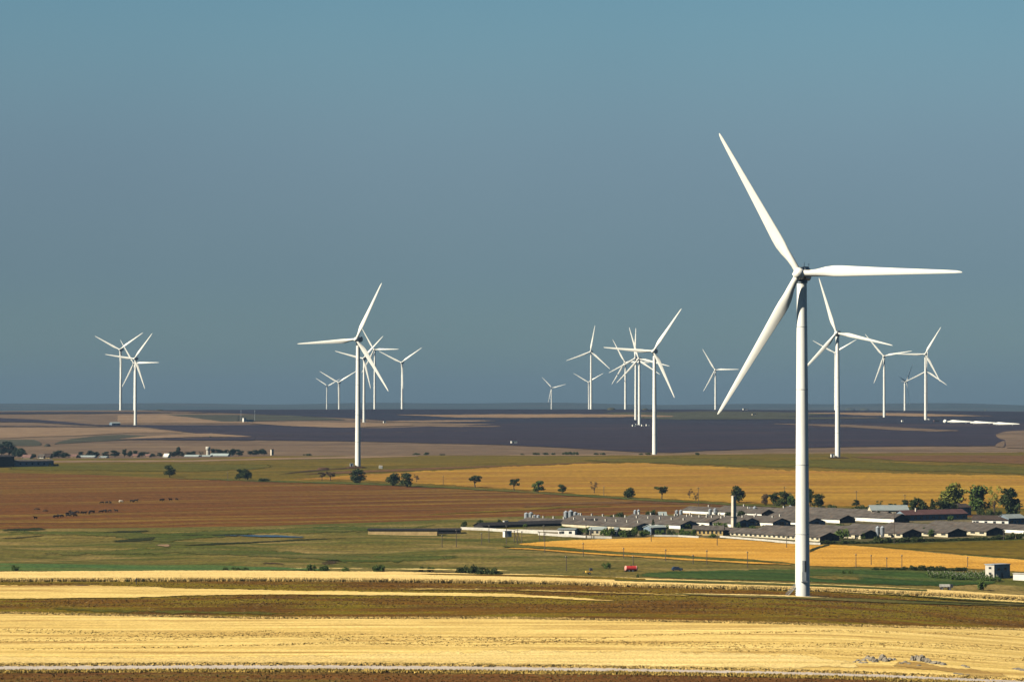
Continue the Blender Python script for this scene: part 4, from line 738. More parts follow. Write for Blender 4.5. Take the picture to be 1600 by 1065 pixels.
# ------------------------------------------------------------------ farm buildings
U = Vector((-.6, .8, 0)); NRM = Vector((-.8, -.6, 0)); WID = Vector((.8, .6, 0))
RZB = math.atan2(.6, .8)                             # local x along the gable (right and away), local y along the barn (left and away)
def gable(b, w, l, hw, hr, mi=0):
    """walls with gables, origin at near left corner"""
    b.add([(0, 0, -.5), (w, 0, -.5), (w, 0, hw), (w / 2, 0, hr), (0, 0, hw), (0, l, -.5), (w, l, -.5), (w, l, hw), (w / 2, l, hr), (0, l, hw)],
          [(0, 1, 2, 3, 4), (9, 8, 7, 6, 5), (5, 0, 4, 9), (1, 6, 7, 2)], mi)
def roof_mb(w, l, hw, hr, ov=.45, th=.16):
    b = MB(); sl = (hr - hw) / (w / 2); z0 = hw - ov * sl
    A = [(-ov, z0), (w / 2, hr), (w + ov, z0)]
    top = [(x, z + .05 + th) for x, z in A]; bot = [(x, z + .05) for x, z in A]
    v = [(x, -ov, z) for x, z in top + bot] + [(x, l + ov, z) for x, z in top + bot]
    b.add(v, [(0, 1, 7, 6), (1, 2, 8, 7), (4, 3, 9, 10), (5, 4, 10, 11), (0, 3, 4, 1), (1, 4, 5, 2), (6, 7, 10, 9), (7, 8, 11, 10), (3, 0, 6, 9), (2, 5, 11, 8)])
    return b
def barn(px, row, L, label, w=11, hw=2.0, hr=3.7, wall='cream', roofm='fibre', nwin=0, vents=0, gabm=None, rz=RZB, gdoor=True, name='barn', group='long low barns of the farm', cat='barn'):
    p = at(px, row); q = empty(name, p, rz, label, cat, group)
    b = MB(); gable(b, w, L, hw, hr); b.build('wall', M[wall], q)
    r_ = roof_mb(w, L, hw, hr).build('roof', M[roofm], q)
    if gdoor:
        m = MB(); m.add([(-.03, -.03, -.5), (w + .03, -.03, -.5), (w + .03, -.03, hw), (w / 2, -.03, hr), (-.03, -.03, hw), (-.03, -.005, -.5), (w + .03, -.005, -.5), (w + .03, -.005, hw), (w / 2, -.005, hr), (-.03, -.005, hw)], [(0, 1, 2, 3, 4), (0, 5, 6, 1), (1, 6, 7, 2), (2, 7, 8, 3), (3, 8, 9, 4), (4, 9, 5, 0)]); m.build('gable_shade_sheet', M[gabm or 'gableshade'], q)  # thin sheet over the gable carrying its painted shade
        m = MB(); m.box((w * .5, -.06, 1.0), (2.6, .1, 2.4)); m.build('door', M['dark'], q)
        for xx in (w * .2, w * .8): m = MB(); m.box((xx, -.05, 1.4), (1.1, .09, .7)); m.build('window', M['glassdark'], q)
    for k in range(nwin):
        m = MB(); y = (k + .5) * L / nwin; m.box((-.03, y, hw - .75), (.08, L / nwin * .5, .62)); m.build('window', M['glassdark'], q)
    for k in range(vents):
        y = (k + .5) * L / vents; z = hr + .2
        m = MB(); m.box((w / 2, y, z + .45), (.6, .6, 1.0)); m.box((w / 2, y, z + .95), (.75, .75, .1)); m.build('roof_vent', M['concrete'], r_)
    return q
# front row
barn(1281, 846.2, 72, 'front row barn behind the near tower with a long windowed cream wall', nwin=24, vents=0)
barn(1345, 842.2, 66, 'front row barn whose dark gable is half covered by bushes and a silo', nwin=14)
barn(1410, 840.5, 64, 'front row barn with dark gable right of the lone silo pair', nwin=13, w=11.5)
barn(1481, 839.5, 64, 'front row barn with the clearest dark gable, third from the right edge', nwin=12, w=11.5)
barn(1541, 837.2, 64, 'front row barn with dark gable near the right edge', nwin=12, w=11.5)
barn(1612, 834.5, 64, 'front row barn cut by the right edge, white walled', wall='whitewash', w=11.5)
# middle row
barn(991, 829, 86, 'long cream walled barn at the left of the farm with roof vents', vents=11, w=11, nwin=0, hw=1.7, hr=3.2, gabm='bluewall_shade')
barn(1063, 826.6, 84, 'second long barn from the left, its white wall seen past the conifer', wall='whitewash', vents=10, gabm='bluewall_shade')
barn(1108, 822.4, 62, 'third long barn from the left with small white roof vents', wall='whitewash', vents=7, gabm='bluewall_shade')
barn(1148, 824.5, 52, 'pale walled barn right behind the chimney', wall='whitewash', vents=5, gabm='bluewall_shade')
barn(1161.5, 822.2, 50, 'barn with a bluish gable front just right of the chimney', wall='whitewash', vents=4, w=10, gabm='bluewall_shade')
barn(1207.5, 822.6, 50, 'white walled barn with bluish gable left of the near tower', wall='whitewash', vents=4, gabm='bluewall_shade')
barn(1262, 822.5, 50, 'barn with bluish gable touching the right side of the near tower', wall='whitewash', vents=3, gabm='bluewall_shade')
barn(1312, 817.5, 50, 'low white walled barn behind the big green bush', wall='whitewash', vents=0, w=10)
barn(1246, 807, 60, 'small far barn hidden by the near tower', wall='whitewash', vents=2, w=9)
barn(1190, 808, 60, 'far barn beside the silo right of the chimney', wall='whitewash', vents=2, w=9)
barn(1397, 817, 90, 'low barn with a thin white wall in front of the grey roofed house', wall='whitewash', w=10, hw=2.3, hr=4.2)
barn(1378, 812.5, 70, 'low white walled barn left of the grey roofed house', wall='whitewash', w=9, hw=2.3, hr=4)
barn(1349, 809, 60, 'furthest low barn along the back hedge', wall='whitewash', w=9, hw=2.3, hr=4)
# buildings whose long side faces the viewer's right: long axis along local x
def house(px, row, wpx, dep, hw, hr, wall, roofm, label, name='house', cat='house', ang=-R(12), nwin=4, door=True, group=None, chim=False):
    p = at(px, row); L = wpx * p.y / F / math.cos(ang); q = empty(name, p, ang, label, cat, group)
    b = MB(); b.add([(0, 0, -.5), (L, 0, -.5), (L, dep, -.5), (0, dep, -.5), (0, 0, hw), (L, 0, hw), (L, dep, hw), (0, dep, hw), (0, dep / 2, hr), (L, dep / 2, hr)],
                    [(0, 1, 5, 4), (2, 3, 7, 6), (1, 2, 6, 9, 5), (3, 0, 4, 8, 7)]); b.build('wall', M[wall], q)
    r_ = roof_mb(dep, L, hw, hr, .4).mesh('roof', M[roofm]); ro = link('roof', r_, q, (0, dep, 0), -R(90))
    for k in range(nwin):
        x = L * (k + .6) / (nwin + .2); m = MB(); m.box((x, -.03, hw * .55), (min(1.3, L / nwin * .45), .08, min(1.2, hw * .4))); m.build('window', M['glassdark'], q)
    if door: m = MB(); m.box((L * .5 / (nwin + .2) * .5, -.04, .9), (min(1, L * .1), .08, 2.0)); m.build('door', M['dark'], q)
    if chim: m = MB(); m.box((L * .3, dep / 2, hr + .5), (.8, .8, 1.6)); m.build('chimney', M['brick'], ro)
    return q
house(1415, 814, 106, 9, 3.0, 5.0, 'bluewall_shade', 'redroof', 'long single storey building with a red tiled roof and many windows', 'long_building', 'building', R(30), 10, chim=True)
house(1362, 811, 58, 11, 4.4, 6.6, 'cream', 'bluegreyroof', 'two storey cream house with a blue grey roof', ang=R(3), nwin=5)
house(1496, 805, 24, 9, 4.0, 5.6, 'bluewall_shade', 'fibre2', 'dark house half hidden under the big green tree', ang=R(33), nwin=3)
house(1519, 820, 53, 9, 2.6, 4.4, 'whitewash', 'fibre2', 'white walled building with a tan roof at the right', 'long_building', 'building', -R(20), 4)
house(1576, 821, 30, 8, 3.4, 5, 'bluewall_shade', 'bluegreyroof', 'bluish building beside the right edge with a white gable', 'long_building', 'building', R(33), 3)
house(1030.5, 809.5, 11, 6, 1.4, 3, 'whitewash', 'paleroof', 'tiny white gabled hut behind the barns', ang=R(5), nwin=1)
house(1018, 835.5, 23, 6, 3.2, 4.0, 'bluewall_shade', 'paleroof', 'bluish porch building with pale columns in front of the conifer', 'small_building', 'building', R(33), 3)
house(959, 838, 5, 4, 3.0, 3.8, 'whitewash', 'bluegreyroof', 'narrow white gatehouse beside the green bush', 'small_building', 'building', -R(18), 1)
house(921, 835.5, 24, 6, 2.4, 3.4, 'cream', 'paleroof', 'small cream house with a pale flat roof behind the farm wall', 'small_building', 'building', -R(12), 3)
house(872, 836.5, 26, 7, 2.7, 3.0, 'whitewash', 'bluegreyroof', 'white box shaped building at the left of the farm wall', 'small_building', 'building', -R(14), 2)
house(1083, 836.5, 46, 7, 2.6, 4.2, 'ochre', 'fibre', 'ochre walled low building in front of the chimney', 'small_building', 'building', -R(8), 7)
# left hand sheds and walls
house(575, 834.5, 108, 7, 1.9, 2.4, 'tanwall', 'black', 'low tan walled shed with a black flat roof in the pasture', 'low_shed', 'shed', -R(3), 0, False)
house(684, 834, 36, 9, 1.7, 2.3, 'black', 'black', 'black open shed at the right end of the tan shed', 'low_shed', 'shed', R(2), 0, False)
barn(740, 824.5, 92, 'long black roofed shed behind the farm wall on the left', w=7, hw=1.2, hr=2.4, wall='black', roofm='black', rz=R(-52), gdoor=False, name='long_shed', cat='shed', group=None)
def wall_run(pts, h, mat, label, name='wall', th=.3):
    P = [at(*q) for q in pts]; o = P[0]; b = MB()
    for a, c in zip(P[:-1], P[1:]):
        d = c - a; d.z = 0; n = Vector((-d.y, d.x, 0)).normalized() * th / 2; A = a - o; C = c - o
        b.add([A - n - Vector((0, 0, .4)), C - n - Vector((0, 0, .4)), C + n - Vector((0, 0, .4)), A + n - Vector((0, 0, .4)), A - n + Vector((0, 0, h)), C - n + Vector((0, 0, h)), C + n + Vector((0, 0, h)), A + n + Vector((0, 0, h))],
              [(0, 1, 5, 4), (1, 2, 6, 5), (2, 3, 7, 6), (3, 0, 4, 7), (4, 5, 6, 7)])
    return tag(b.build(name, M[mat], None, o), label, 'wall')
wall_run([(720, 826.8), (760, 828.4), (800, 831), (841, 833.4)], 1.2, 'concrete', 'pale concrete wall at the left of the farm', 'concrete_wall')
wall_run([(806, 829.5), (850, 830.8), (873, 831.4)], .9, 'concrete', 'short upper concrete wall left of the white box building', 'concrete_wall')
wall_run([(841, 835.4), (880, 838), (920, 840.6), (956, 841.6)], 1.1, 'concrete', 'lower concrete wall in front of the cream house', 'concrete_wall')
wall_run([(1022, 838), (1060, 838.6), (1092, 840.4)], .9, 'concrete', 'concrete wall along the ochre wheat left of the chimney', 'concrete_wall')
wall_run([(1125, 839.6), (1180, 844), (1240, 848.8), (1282, 850.6)], .9, 'concrete', 'broken concrete wall along the ochre wheat at the near tower', 'concrete_wall')
# chimney
p = at(1146.5, 826); q = empty('chimney', p, R(30), 'tall square pale brick chimney rising from the farm', 'chimney')
hch = (826 - 775) * p.y / F
m = MB(); m.box((0, 0, hch / 2), (1.9, 1.9, hch), top=.82); m.build('shaft', M['brick'], q)
m = MB(); m.box((0, 0, hch * .36), (1.95, 1.95, .35)); m.build('iron_band', M['dark'], q)
m = MB(); m.box((0, 0, hch + .1), (1.75, 1.75, .3)); m.build('cap', M['brick'], q)
# silos
def silo(px, top, base, wpx, label):
    p = at(px, base); r_ = wpx * p.y / F / 2; h = (base - top) * p.y / F; q = empty('silo', p, rng.uniform(0, 6), label, 'silo', 'steel feed silos of the farm')
    b = MB(); z0 = h * .14; pr = [(r_ * .25, z0 * .5), (r_, z0 + r_ * .6)]
    for k in range(9): z = z0 + r_ * .6 + (h * .88 - z0 - r_ * .6) * k / 8; pr += [(r_ * 1.0, z - .02), (r_ * 1.025, z + .02)]
    b.lathe(pr[1:], (0, 0, 0), 20); b.lathe(pr[:2], (0, 0, 0), 20); b.build('shell', M['galv'], q)
    c = MB(); c.lathe([(r_ * 1.04, h * .885), (r_ * .3, h * .985), (r_ * .28, h), (.05, h)], (0, 0, 0), 20); c.build('roof', M['galv'], q)
    for k in range(4):
        a = R(45 + 90 * k); m = MB(); m.tube((math.cos(a) * r_ * .95, math.sin(a) * r_ * .95, -.2), (math.cos(a) * r_ * .95, math.sin(a) * r_ * .95, z0 + r_ * .8), .09, n=6); m.build('leg', M['grey'], q)
    m = MB()
    for s_ in (-.22, .22): m.tube((r_ + .18, s_, .5), (r_ + .18, s_, h * .9), .035, n=5)
    m.build('ladder', M['grey'], q)
for a in [(822.5, 800, 814.5, 7, 'leftmost front silo of the farm'), (829.5, 799.5, 813, 7, 'second silo of the leftmost cluster'), (835.5, 803.5, 812, 5, 'small third silo of the leftmost cluster'), (841, 804, 811, 5, 'small last silo of the leftmost cluster'),
          (884.5, 797.5, 813, 7, 'front silo of the second cluster'), (892, 796.5, 812, 7.5, 'second silo of the second cluster'), (899, 799, 811, 6, 'third silo of the second cluster'), (904.5, 801, 810, 5, 'small last silo of the second cluster'),
          (992.5, 796, 808, 4.6, 'left silo of the slim grey pair'), (997.8, 795.5, 808, 4.6, 'right silo of the slim grey pair'),
          (1057.5, 796.5, 807, 5.6, 'bright front silo of the cluster left of the chimney'), (1064, 796, 806, 5.6, 'shaded rear silo of the cluster left of the chimney'),
          (1109.5, 794.5, 806, 5.4, 'front silo just left of the chimney'), (1117.5, 793.5, 804, 5.4, 'rear silo just left of the chimney'), (1171, 792, 803.5, 5.6, 'front silo right of the chimney'), (1179.5, 790.5, 803, 5.6, 'rear silo right of the chimney'),
          (1235, 789, 800, 5.6, 'silo touching the left side of the near tower'), (1371.5, 821.5, 841, 6.4, 'left silo of the pair among the front barns'), (1378.8, 821.5, 840, 6.4, 'right silo of the pair among the front barns')]: silo(*a)
# concrete hut with annex
p = at(1553.5, 904); q = empty('pump_house', p, RZB, 'two storey concrete hut with a white end wall and flat roof', 'building'); hh = 5.0
b = MB(); b.box((4.1, 2.2, hh / 2 - .25), (8.2, 4.4, hh + .5)); b.build('wall', M['concrete'], q)
m = MB(); m.box((4.1, 2.2, hh + .12), (8.7, 4.9, .24)); m.build('roof', M['grey'], q)
for z in (1.9, 3.9): m = MB(); m.box((-.03, 2.0, z), (.1, 1.3, .75)); m.build('window', M['glassdark'], q)
for x in (2.2, 5.8): m = MB(); m.box((x, -.03, 3.4), (1.3, .1, .8)); m.build('window', M['glassdark'], q)
m = MB(); m.box((4, -.04, .9), (1.1, .1, 2.1)); m.build('door', M['dark'], q)
p = at(1583, 905.5); q = empty('annex', p, -R(24), 'low white flat roofed annex right of the concrete hut', 'building')
m = MB(); m.box((3.5, 1.5, .9), (7, 3, 2.6)); m.build('wall', M['whitewash'], q); m = MB(); m.box((3.5, 1.5, 2.32), (7.4, 3.4, .2)); m.build('roof', M['concrete'], q)
m = MB(); m.box((5, -.03, .9), (.9, .1, 1.9)); m.build('door', M['dark'], q)
# village buildings
def vhouse(px, row, w, hpx, wall, roofm, label, ang=-R(15), dep=7, roofh=1.8, name='house', cat='house', nwin=2):
    p = at(px, row); h = hpx * p.y / F; return house(px, row, w, dep, h, h + roofh, wall, roofm, label, name, cat, ang, nwin, group=None)
vhouse(59, 715.5, 9, 2, 'whitewash', 'fibre', 'white gabled house between two trees in the village', roofh=2.2)
vhouse(34, 716, 13, 1.6, 'cream', 'oldredroof', 'red roofed house behind the dark blue shed', roofh=2.4)
vhouse(66, 715.5, 12, 2, 'tanwall', 'fibre2', 'brown roofed house right of the white gabled one', roofh=3)
vhouse(107, 714.5, 12, 1.6, 'tanwall', 'oldredroof', 'small reddish roofed house by the broad village tree')
vhouse(122, 714.4, 26, 1.2, 'whitewash', 'paleroof', 'long pale shed in front of the village trees', roofh=1, name='shed', cat='shed')
vhouse(155, 715, 11, 1.0, 'whitewash', 'paleroof', 'short white shed right of the long pale one', roofh=.8, name='shed', cat='shed')
vhouse(206, 713.8, 8, 1.5, 'tanwall', 'oldredroof', 'reddish roofed house left of the middle of the village')
vhouse(226, 713.8, 7, 1.5, 'tanwall', 'oldredroof', 'small reddish roofed house among low village trees')
vhouse(255, 714.6, 7, 1.6, 'whitewash', 'whitewash', 'small white house with a pointed gable in the village', roofh=2.6)
vhouse(288, 713.4, 22, .6, 'whitewash', 'paleroof', 'left one of the long pale green roofs below the water tower', roofh=1.4, name='greenhouse', cat='greenhouse', nwin=0)
vhouse(311, 713.2, 17, .6, 'whitewash', 'paleroof', 'short pale roof directly below the water tower', roofh=1.0, name='greenhouse', cat='greenhouse', nwin=0)
vhouse(328, 712.6, 28, .9, 'whitewash', 'paleroof', 'right long pale green roof below the water tower', roofh=2.0, name='greenhouse', cat='greenhouse', nwin=0)
p = at(325, 711.5); h = 14 * p.y / F; q = empty('water_tower', p, 0, 'round concrete water tower rising above the village trees', 'water tower'); r_ = 3.6 * p.y / F
m = MB(); m.lathe([(r_ * .8, -.5), (r_ * .72, h * .62)], n=20); m.build('shaft', M['concrete'], q)
m = MB(); m.lathe([(r_ * .75, h * .6), (r_ * 1.02, h * .72), (r_ * 1.02, h * .97), (r_ * .9, h)], n=20); m.build('tank', M['concrete'], q)
p = at(425, 710.8); h = 9 * p.y / F; q = empty('stone_tower', p, R(35), 'square pale tower at the right end of the village', 'tower')
m = MB(); m.box((0, 0, h / 2), (2.4, 2.4, h)); m.build('shaft', M['brick'], q); m = MB(); m.box((0, 0, h + .12), (2.8, 2.8, .3)); m.build('cap', M['fibre'], q)
house(-40, 730.6, 56, 16, 8.2, 9.4, 'black', 'black', 'tall black barn cut by the left edge', 'barn', 'barn', R(33), 2)
house(17, 729.3, 61, 12, 4.4, 5.6, 'bluewall_shade', 'fibre', 'long blue grey shed at the left edge', 'shed', 'shed', R(31), 7)
bushes('p', 'd', [(78, 724, 728.5, 9), (88, 724.5, 728.3, 10)], 'low dark bush right of the long blue grey shed')
# ridge installations
p = at(383, 659.5); q = empty('white_hut', p, R(35), 'small white hut with a blue grey wing on the far plain', 'hut')
m = MB(); m.box((0, 2, 3.2), (5, 4, 6.6)); m.build('wall', M['whitewash'], q); m = MB(); m.box((9, 3, 2), (13, 4, 4.4)); m.build('wing', M['bluewall_shade'], q); m = MB(); m.box((0, 2, 6.6), (5.4, 4.4, .3)); m.build('roof', M['grey'], q)
for px, lab in ((376.5, 'thin mast left of the small white hut'), (398, 'thin mast right of the small white hut')):
    p = at(px, 657.5); h = 17 * p.y / F; q = empty('mast', p, 0, lab, 'mast'); m = MB(); m.tube((0, 0, -.5), (0, 0, h), .28, .16, 6); m.build('pole', M['galv'], q); m = MB(); m.box((0, 0, h * .95), (1.4, .2, .3)); m.build('crossarm', M['galv'], q)
house(175, 664.5, 12, 9, 3.2, 5, 'bluewall_shade', 'bluegreyroof', 'small blue shed at the edge of the tan field', 'shed', 'shed', R(33), 2)
for px, row, lab in ((593.5, 731.5, 'left one of two small white cabinets right of the middle turbine'), (596.5, 731.8, 'right one of two small white cabinets right of the middle turbine')):
    p = at(px, row); q = empty('cabinet', p, R(10), lab, 'cabinet'); m = MB(); m.box((0, 0, .9), (1.2, 1, 2.8)); m.build('body', M['whitewash'], q); m = MB(); m.box((0, -.52, .9), (.8, .06, 2)); m.build('door', M['grey'], q)
def mound(px, row, wpx, hpx, mat, label, name='mound', cat='mound', seed=1, dep=.6):
    p = at(px, row); s_ = p.y / F; rx = wpx * s_ / 2; h = hpx * s_; b = MB(); rings = []; r = random.Random(seed)
    for k in range(7):
        f = k / 6; rr = math.cos(f * math.pi / 2) ** .8 + .015; rings.append([(math.cos(a) * rx * rr * r.uniform(.9, 1.1), math.sin(a) * rx * dep * rr * r.uniform(.9, 1.1), h * math.sin(f * math.pi / 2) * r.uniform(.93, 1.05) - (.5 if k == 0 else 0)) for a in [2 * math.pi * j / 18 for j in range(18)]])
    b.loft(rings); return tag(b.build(name, M[mat], None, p), label, cat)
for a in ((955, 640.3, 14, 3.6, 'scrubgrey', 'pointed mound on the skyline left of the crowded group'), (1008, 640.2, 10, 2.4, 'scrubgrey', 'low mound on the skyline right of the tight trio'), (1328, 640.8, 16, 3.4, 'scrubgrey', 'left one of two mounds on the right skyline'), (1351, 640.8, 16, 3.4, 'scrubgrey', 'right one of two mounds on the right skyline'), (1540, 641.8, 5, 2.6, 'scrubgrey', 'tiny mound on the skyline above the lying blades'), (249, 641.5, 14, 2, 'scrubgrey', 'flat mound on the skyline right of the far left turbines'), (74, 697, 10, 4, 'scrubgrey', 'small dark knoll beside the left grassy bank'),
          (328, 683.6, 4, 2.6, 'scrubgrey', 'small dark heap on the curved tan strip')): mound(*a, dep=1.2)
mound(57.5, 796, 10, 3, 'dirt', 'left dark heap on the brown field', 'heap', 'heap', 3); mound(70.5, 798.4, 9, 2.6, 'dirt', 'right dark heap on the brown field', 'heap', 'heap', 4)
mound(1428, 931.5, 15, 4, 'soilred', 'reddish rubble heap right of the near turbine', 'rubble_heap', 'heap', 5); mound(128, 915, 24, 2.4, 'dirt', 'grey brown stone heap on the left straw strip', 'stone_heap', 'heap', 6)
mound(505, 733.2, 20, 3.5, 'dirt', 'left part of the dark earth bank by the middle turbine', 'earth_bank', 'bank', 8); mound(556, 731, 34, 3, 'dirt', 'dark earth bank at the foot of the middle turbine', 'earth_bank', 'bank', 9)
# ------------------------------------------------------------------ utility poles
def pole(px, top, base, label, arm=False, twin=False):
    p = at(px, base); h = (base - top) * p.y / F; q = empty('utility_pole', p, R(20), label, 'utility pole', 'utility poles'); r_ = .11 + .00002 * p.y
    m = MB(); m.tube((0, 0, -.5), (0, 0, h), r_ * 1.25, r_ * .8, 7)
    if twin: m.tube((1.6, 0, -.5), (0, 0, h * .85), r_, r_ * .7, 7)
    m.build('shaft', M['wood'], q)
    m = MB(); w = 1.9 if arm else .7; m.box((0, 0, h - .45), (w, .14, .16)); m.build('crossarm', M['wood'], q)
    for x in (-w * .42, w * .42): m = MB(); m.tube((x, 0, h - .37), (x, 0, h - .1), .07, .05, 6); m.build('insulator', M['whitewash'], q)
for a in [(690.8, 835, 855, 'dark stout pole left of the farm, nearest the tan shed'), (713, 827, 854, 'pale thin pole right of the dark stout pole'), (752.5, 832, 851, 'short thin pole in the pasture left of the white cabinets'), (764, 820, 847, 'tall brown pole in front of the left farm wall'), (791.5, 820, 849.5, 'pole carrying white boxes at the left of the farm'),
          (808.5, 826, 848.5, 'stout pole right of the white boxes', True, True), (803.5, 828, 847, 'leaning pole between the white boxes and the stout pole', False, True), (815.3, 829, 848, 'thin pole right of the stout pole'), (843, 830, 845.5, 'dark pole left of the white box building'), (849.7, 820, 845, 'tall thin pole left of the white box building'), (851.3, 832, 863, 'pole standing at the left tip of the ochre wheat'),
          (915.6, 819, 840.5, 'thin pale pole rising in front of the cream house'), (924, 824, 841, 'second thin pole in front of the cream house'), (911.2, 847.5, 869, 'pole in the ochre wheat, third from the left tip'), (974.4, 855, 872, 'pole on the weedy line above the red tank'), (989.3, 868, 882.5, 'short pole directly behind the red tank'), (1040.2, 857.5, 876, 'pole on the weedy line right of the red tank'), (1017.5, 824, 846, 'dark pole at the top edge of the ochre wheat', True),
          (1104.5, 859, 881.5, 'pole on the weedy line between tank and near tower'), (1083, 866, 881, 'short thin pole on the weedy line'), (1120.6, 829, 852, 'dark pole in the ochre wheat below the chimney', True), (1168, 861, 886.5, 'pole on the weedy line left of the near tower'), (1229, 838, 855.5, 'pole in the ochre wheat close to the near tower'), (1091.3, 761, 790, 'tall pole with crossarm on the track above the barns', True), (1225.7, 760, 786, 'pole behind the tree clump by the near tower', True),
          (885, 868, 891.5, 'lone pole in the pasture left of the red tank'), (1337.5, 864.5, 887, 'tallest pole right of the near tower, standing at the green crop'), (1361.2, 866, 882.5, 'second pole right of the near tower'), (1385.6, 870, 888, 'third pole right of the near tower'), (1409.2, 866, 888, 'fourth pole right of the near tower'), (1512, 869, 886, 'thin pole left of the concrete hut'),
          (1338.2, 766.5, 786, 'pole with crossarm above a small tree on the golden field', True), (1414, 772, 786, 'pole above the small tree behind the grey roofed house', True), (1397.2, 800, 849.5, 'very tall pole in front of the right barns', True), (1371.2, 797, 813, 'dark pole among the middle barns'), (1568, 827, 844, 'pole in front of the right edge barn'), (1593, 785, 809, 'pale pole at the right edge behind the farm'), (355.7, 737, 751, 'thin pole left of the touching pair of trees'), (692.5, 743, 757, 'thin pole in the golden field left of the umbrella tree'), (943.5, 759.5, 775, 'thin pole right of the bare brown tree'),
          (213, 902.5, 912.5, 'short thin stake at the front of the wheat on the left')]: pole(*a)
p = at(792.5, 838.4); q = empty('transformer_cabinet', p, R(25), 'white transformer cabinet hung between poles at the left of the farm', 'cabinet')
m = MB(); m.box((0, 0, 1.2), (3.2, 2.2, 2.6)); m.build('body', M['whitewash'], q); m = MB(); m.box((0, 0, 2.6), (3.5, 2.5, .2)); m.build('roof', M['grey'], q); m = MB(); m.box((.4, -1.13, 1.1), (1, .06, 1.8)); m.build('door', M['grey'], q)
p = at(790, 822.3); q = empty('watch_hut', p, R(25), 'small white hut with a dark window above the farm wall', 'hut')
m = MB(); m.box((0, 0, 1.1), (2.0, 1.8, 3.0)); m.build('wall', M['whitewash'], q); m = MB(); m.box((0, 0, 2.7), (2.3, 2.1, .2)); m.build('roof', M['grey'], q); m = MB(); m.box((0, -.93, 1.7), (.8, .06, .7)); m.build('window', M['glassdark'], q)
# ------------------------------------------------------------------ vehicles and gear
def wheel(parent, x, y, r_, w=.28):
    m = MB(); m.tube((x, y - w / 2, r_), (x, y + w / 2, r_), r_, r_, 14); o = m.build('wheel', M['rubber'], parent)
    k = MB(); k.tube((x, y - w / 2 - .02, r_), (x, y + w / 2 + .02, r_), r_ * .5, r_ * .5, 10); k.build('rim', M['grey'], o)
p = at(986, 892.6); q = empty('tank_trailer', p, R(8), 'bright red cylindrical tank trailer with faded ends in the pasture', 'tank trailer')
m = MB(); m.tube((-2.0, 0, 1.35), (2.0, 0, 1.35), 1.05, 1.05, 24); m.build('tank', M['red'], q)
for sx in (-1, 1):
    m = MB(); m.loft([[(sx * x, math.cos(a) * r_, 1.35 + math.sin(a) * r_) for a in [2 * math.pi * j / 24 for j in range(24)]] for x, r_ in ((1.95, 1.1), (2.35, 1.08), (2.55, .8), (2.6, .2))]); m.build('tank_end', M['pink'], q)
m = MB(); m.tube((0, 0, 2.3), (0, 0, 2.6), .35, .35, 14); m.box((0, 0, .35), (4.4, 1.1, .2)); m.tube((-2.2, 0, .4), (-4.2, 0, .4), .08, n=6); m.build('chassis', M['dark'], q)
for x in (-.9, .6):
    for y in (-.75, .75): wheel(q, x, y, .42)
q.scale = (.88, .88, .88)
mound(967, 892.4, 26, 2.4, 'pasture', 'low grassy ramp left of the red tank', 'earth_bank', 'bank', 12)
p = at(1058, 891); q = empty('parked_car', p, R(10), 'small dark blue car parked right of the red tank', 'car')
m = MB(); m.loft([[(x, -w, z0), (x, w, z0), (x, w, z1), (x, w * .9, z1 + .06), (x, -w * .9, z1 + .06), (x, -w, z1)] for x, w, z0, z1 in ((-2.0, .7, .4, .7), (-1.8, .84, .3, .86), (0, .86, .28, .92), (1.7, .84, .3, .85), (2.0, .68, .42, .62))], smooth=False); m.build('body', M['navy'], q)
m = MB(); m.loft([[(x, -w, .9), (x, w, .9), (x2, w * .82, 1.45), (x2, -w * .82, 1.45)] for x, x2, w in ((-1.75, -1.35, .8), (1.0, .35, .8))], smooth=False); c_ = m.build('cabin', M['navy'], q)
m = MB(); m.box((-.3, 0, 1.2), (1.9, 1.58, .34), top=.9); m.build('window', M['glassdark'], c_)
for x in (-1.25, 1.25):
    for y in (-.76, .76): wheel(q, x, y, .33, .2)
p = at(920, 896.8); q = empty('farm_trailer', p, R(15), 'small yellow trailer with a dark load at the wheat edge', 'trailer')
m = MB(); m.box((0, 0, .95), (2.3, 1.3, .6)); m.build('bed', M['yellow'], q); m = MB(); m.box((.75, 0, 1.7), (1.0, 1.1, 1.0), top=.85); m.build('load', M['dark'], q); m = MB(); m.tube((-1.1, 0, .7), (-2.3, 0, .5), .06, n=6); m.build('drawbar', M['dark'], q)
for y in (-.6, .6): wheel(q, .1, y, .42)
p = at(1478, 921.2); q = empty('hay_wagon', p, R(5), 'pale slatted wagon with a dark end behind the right wheat strip', 'wagon')
m = MB(); m.box((-.4, 0, 1.0), (3.4, 1.7, .25)); m.build('bed', M['wood'], q)
for y in (-.85, .85):
    m = MB()
    for k in range(3): m.box((-.4, y, 1.3 + .3 * k), (3.4, .06, .16))
    for x in (-2.0, -.9, .2, 1.2): m.box((x, y * 1.05, 1.5), (.1, .08, 1.0))
    m.build('slat_side', M['whitewash'], q)
m = MB(); m.box((1.85, 0, 1.45), (.95, 1.6, 1.2), top=.9); m.build('load', M['dark'], q)
for x in (-1.5, 1.2):
    for y in (-.75, .75): wheel(q, x, y, .45)
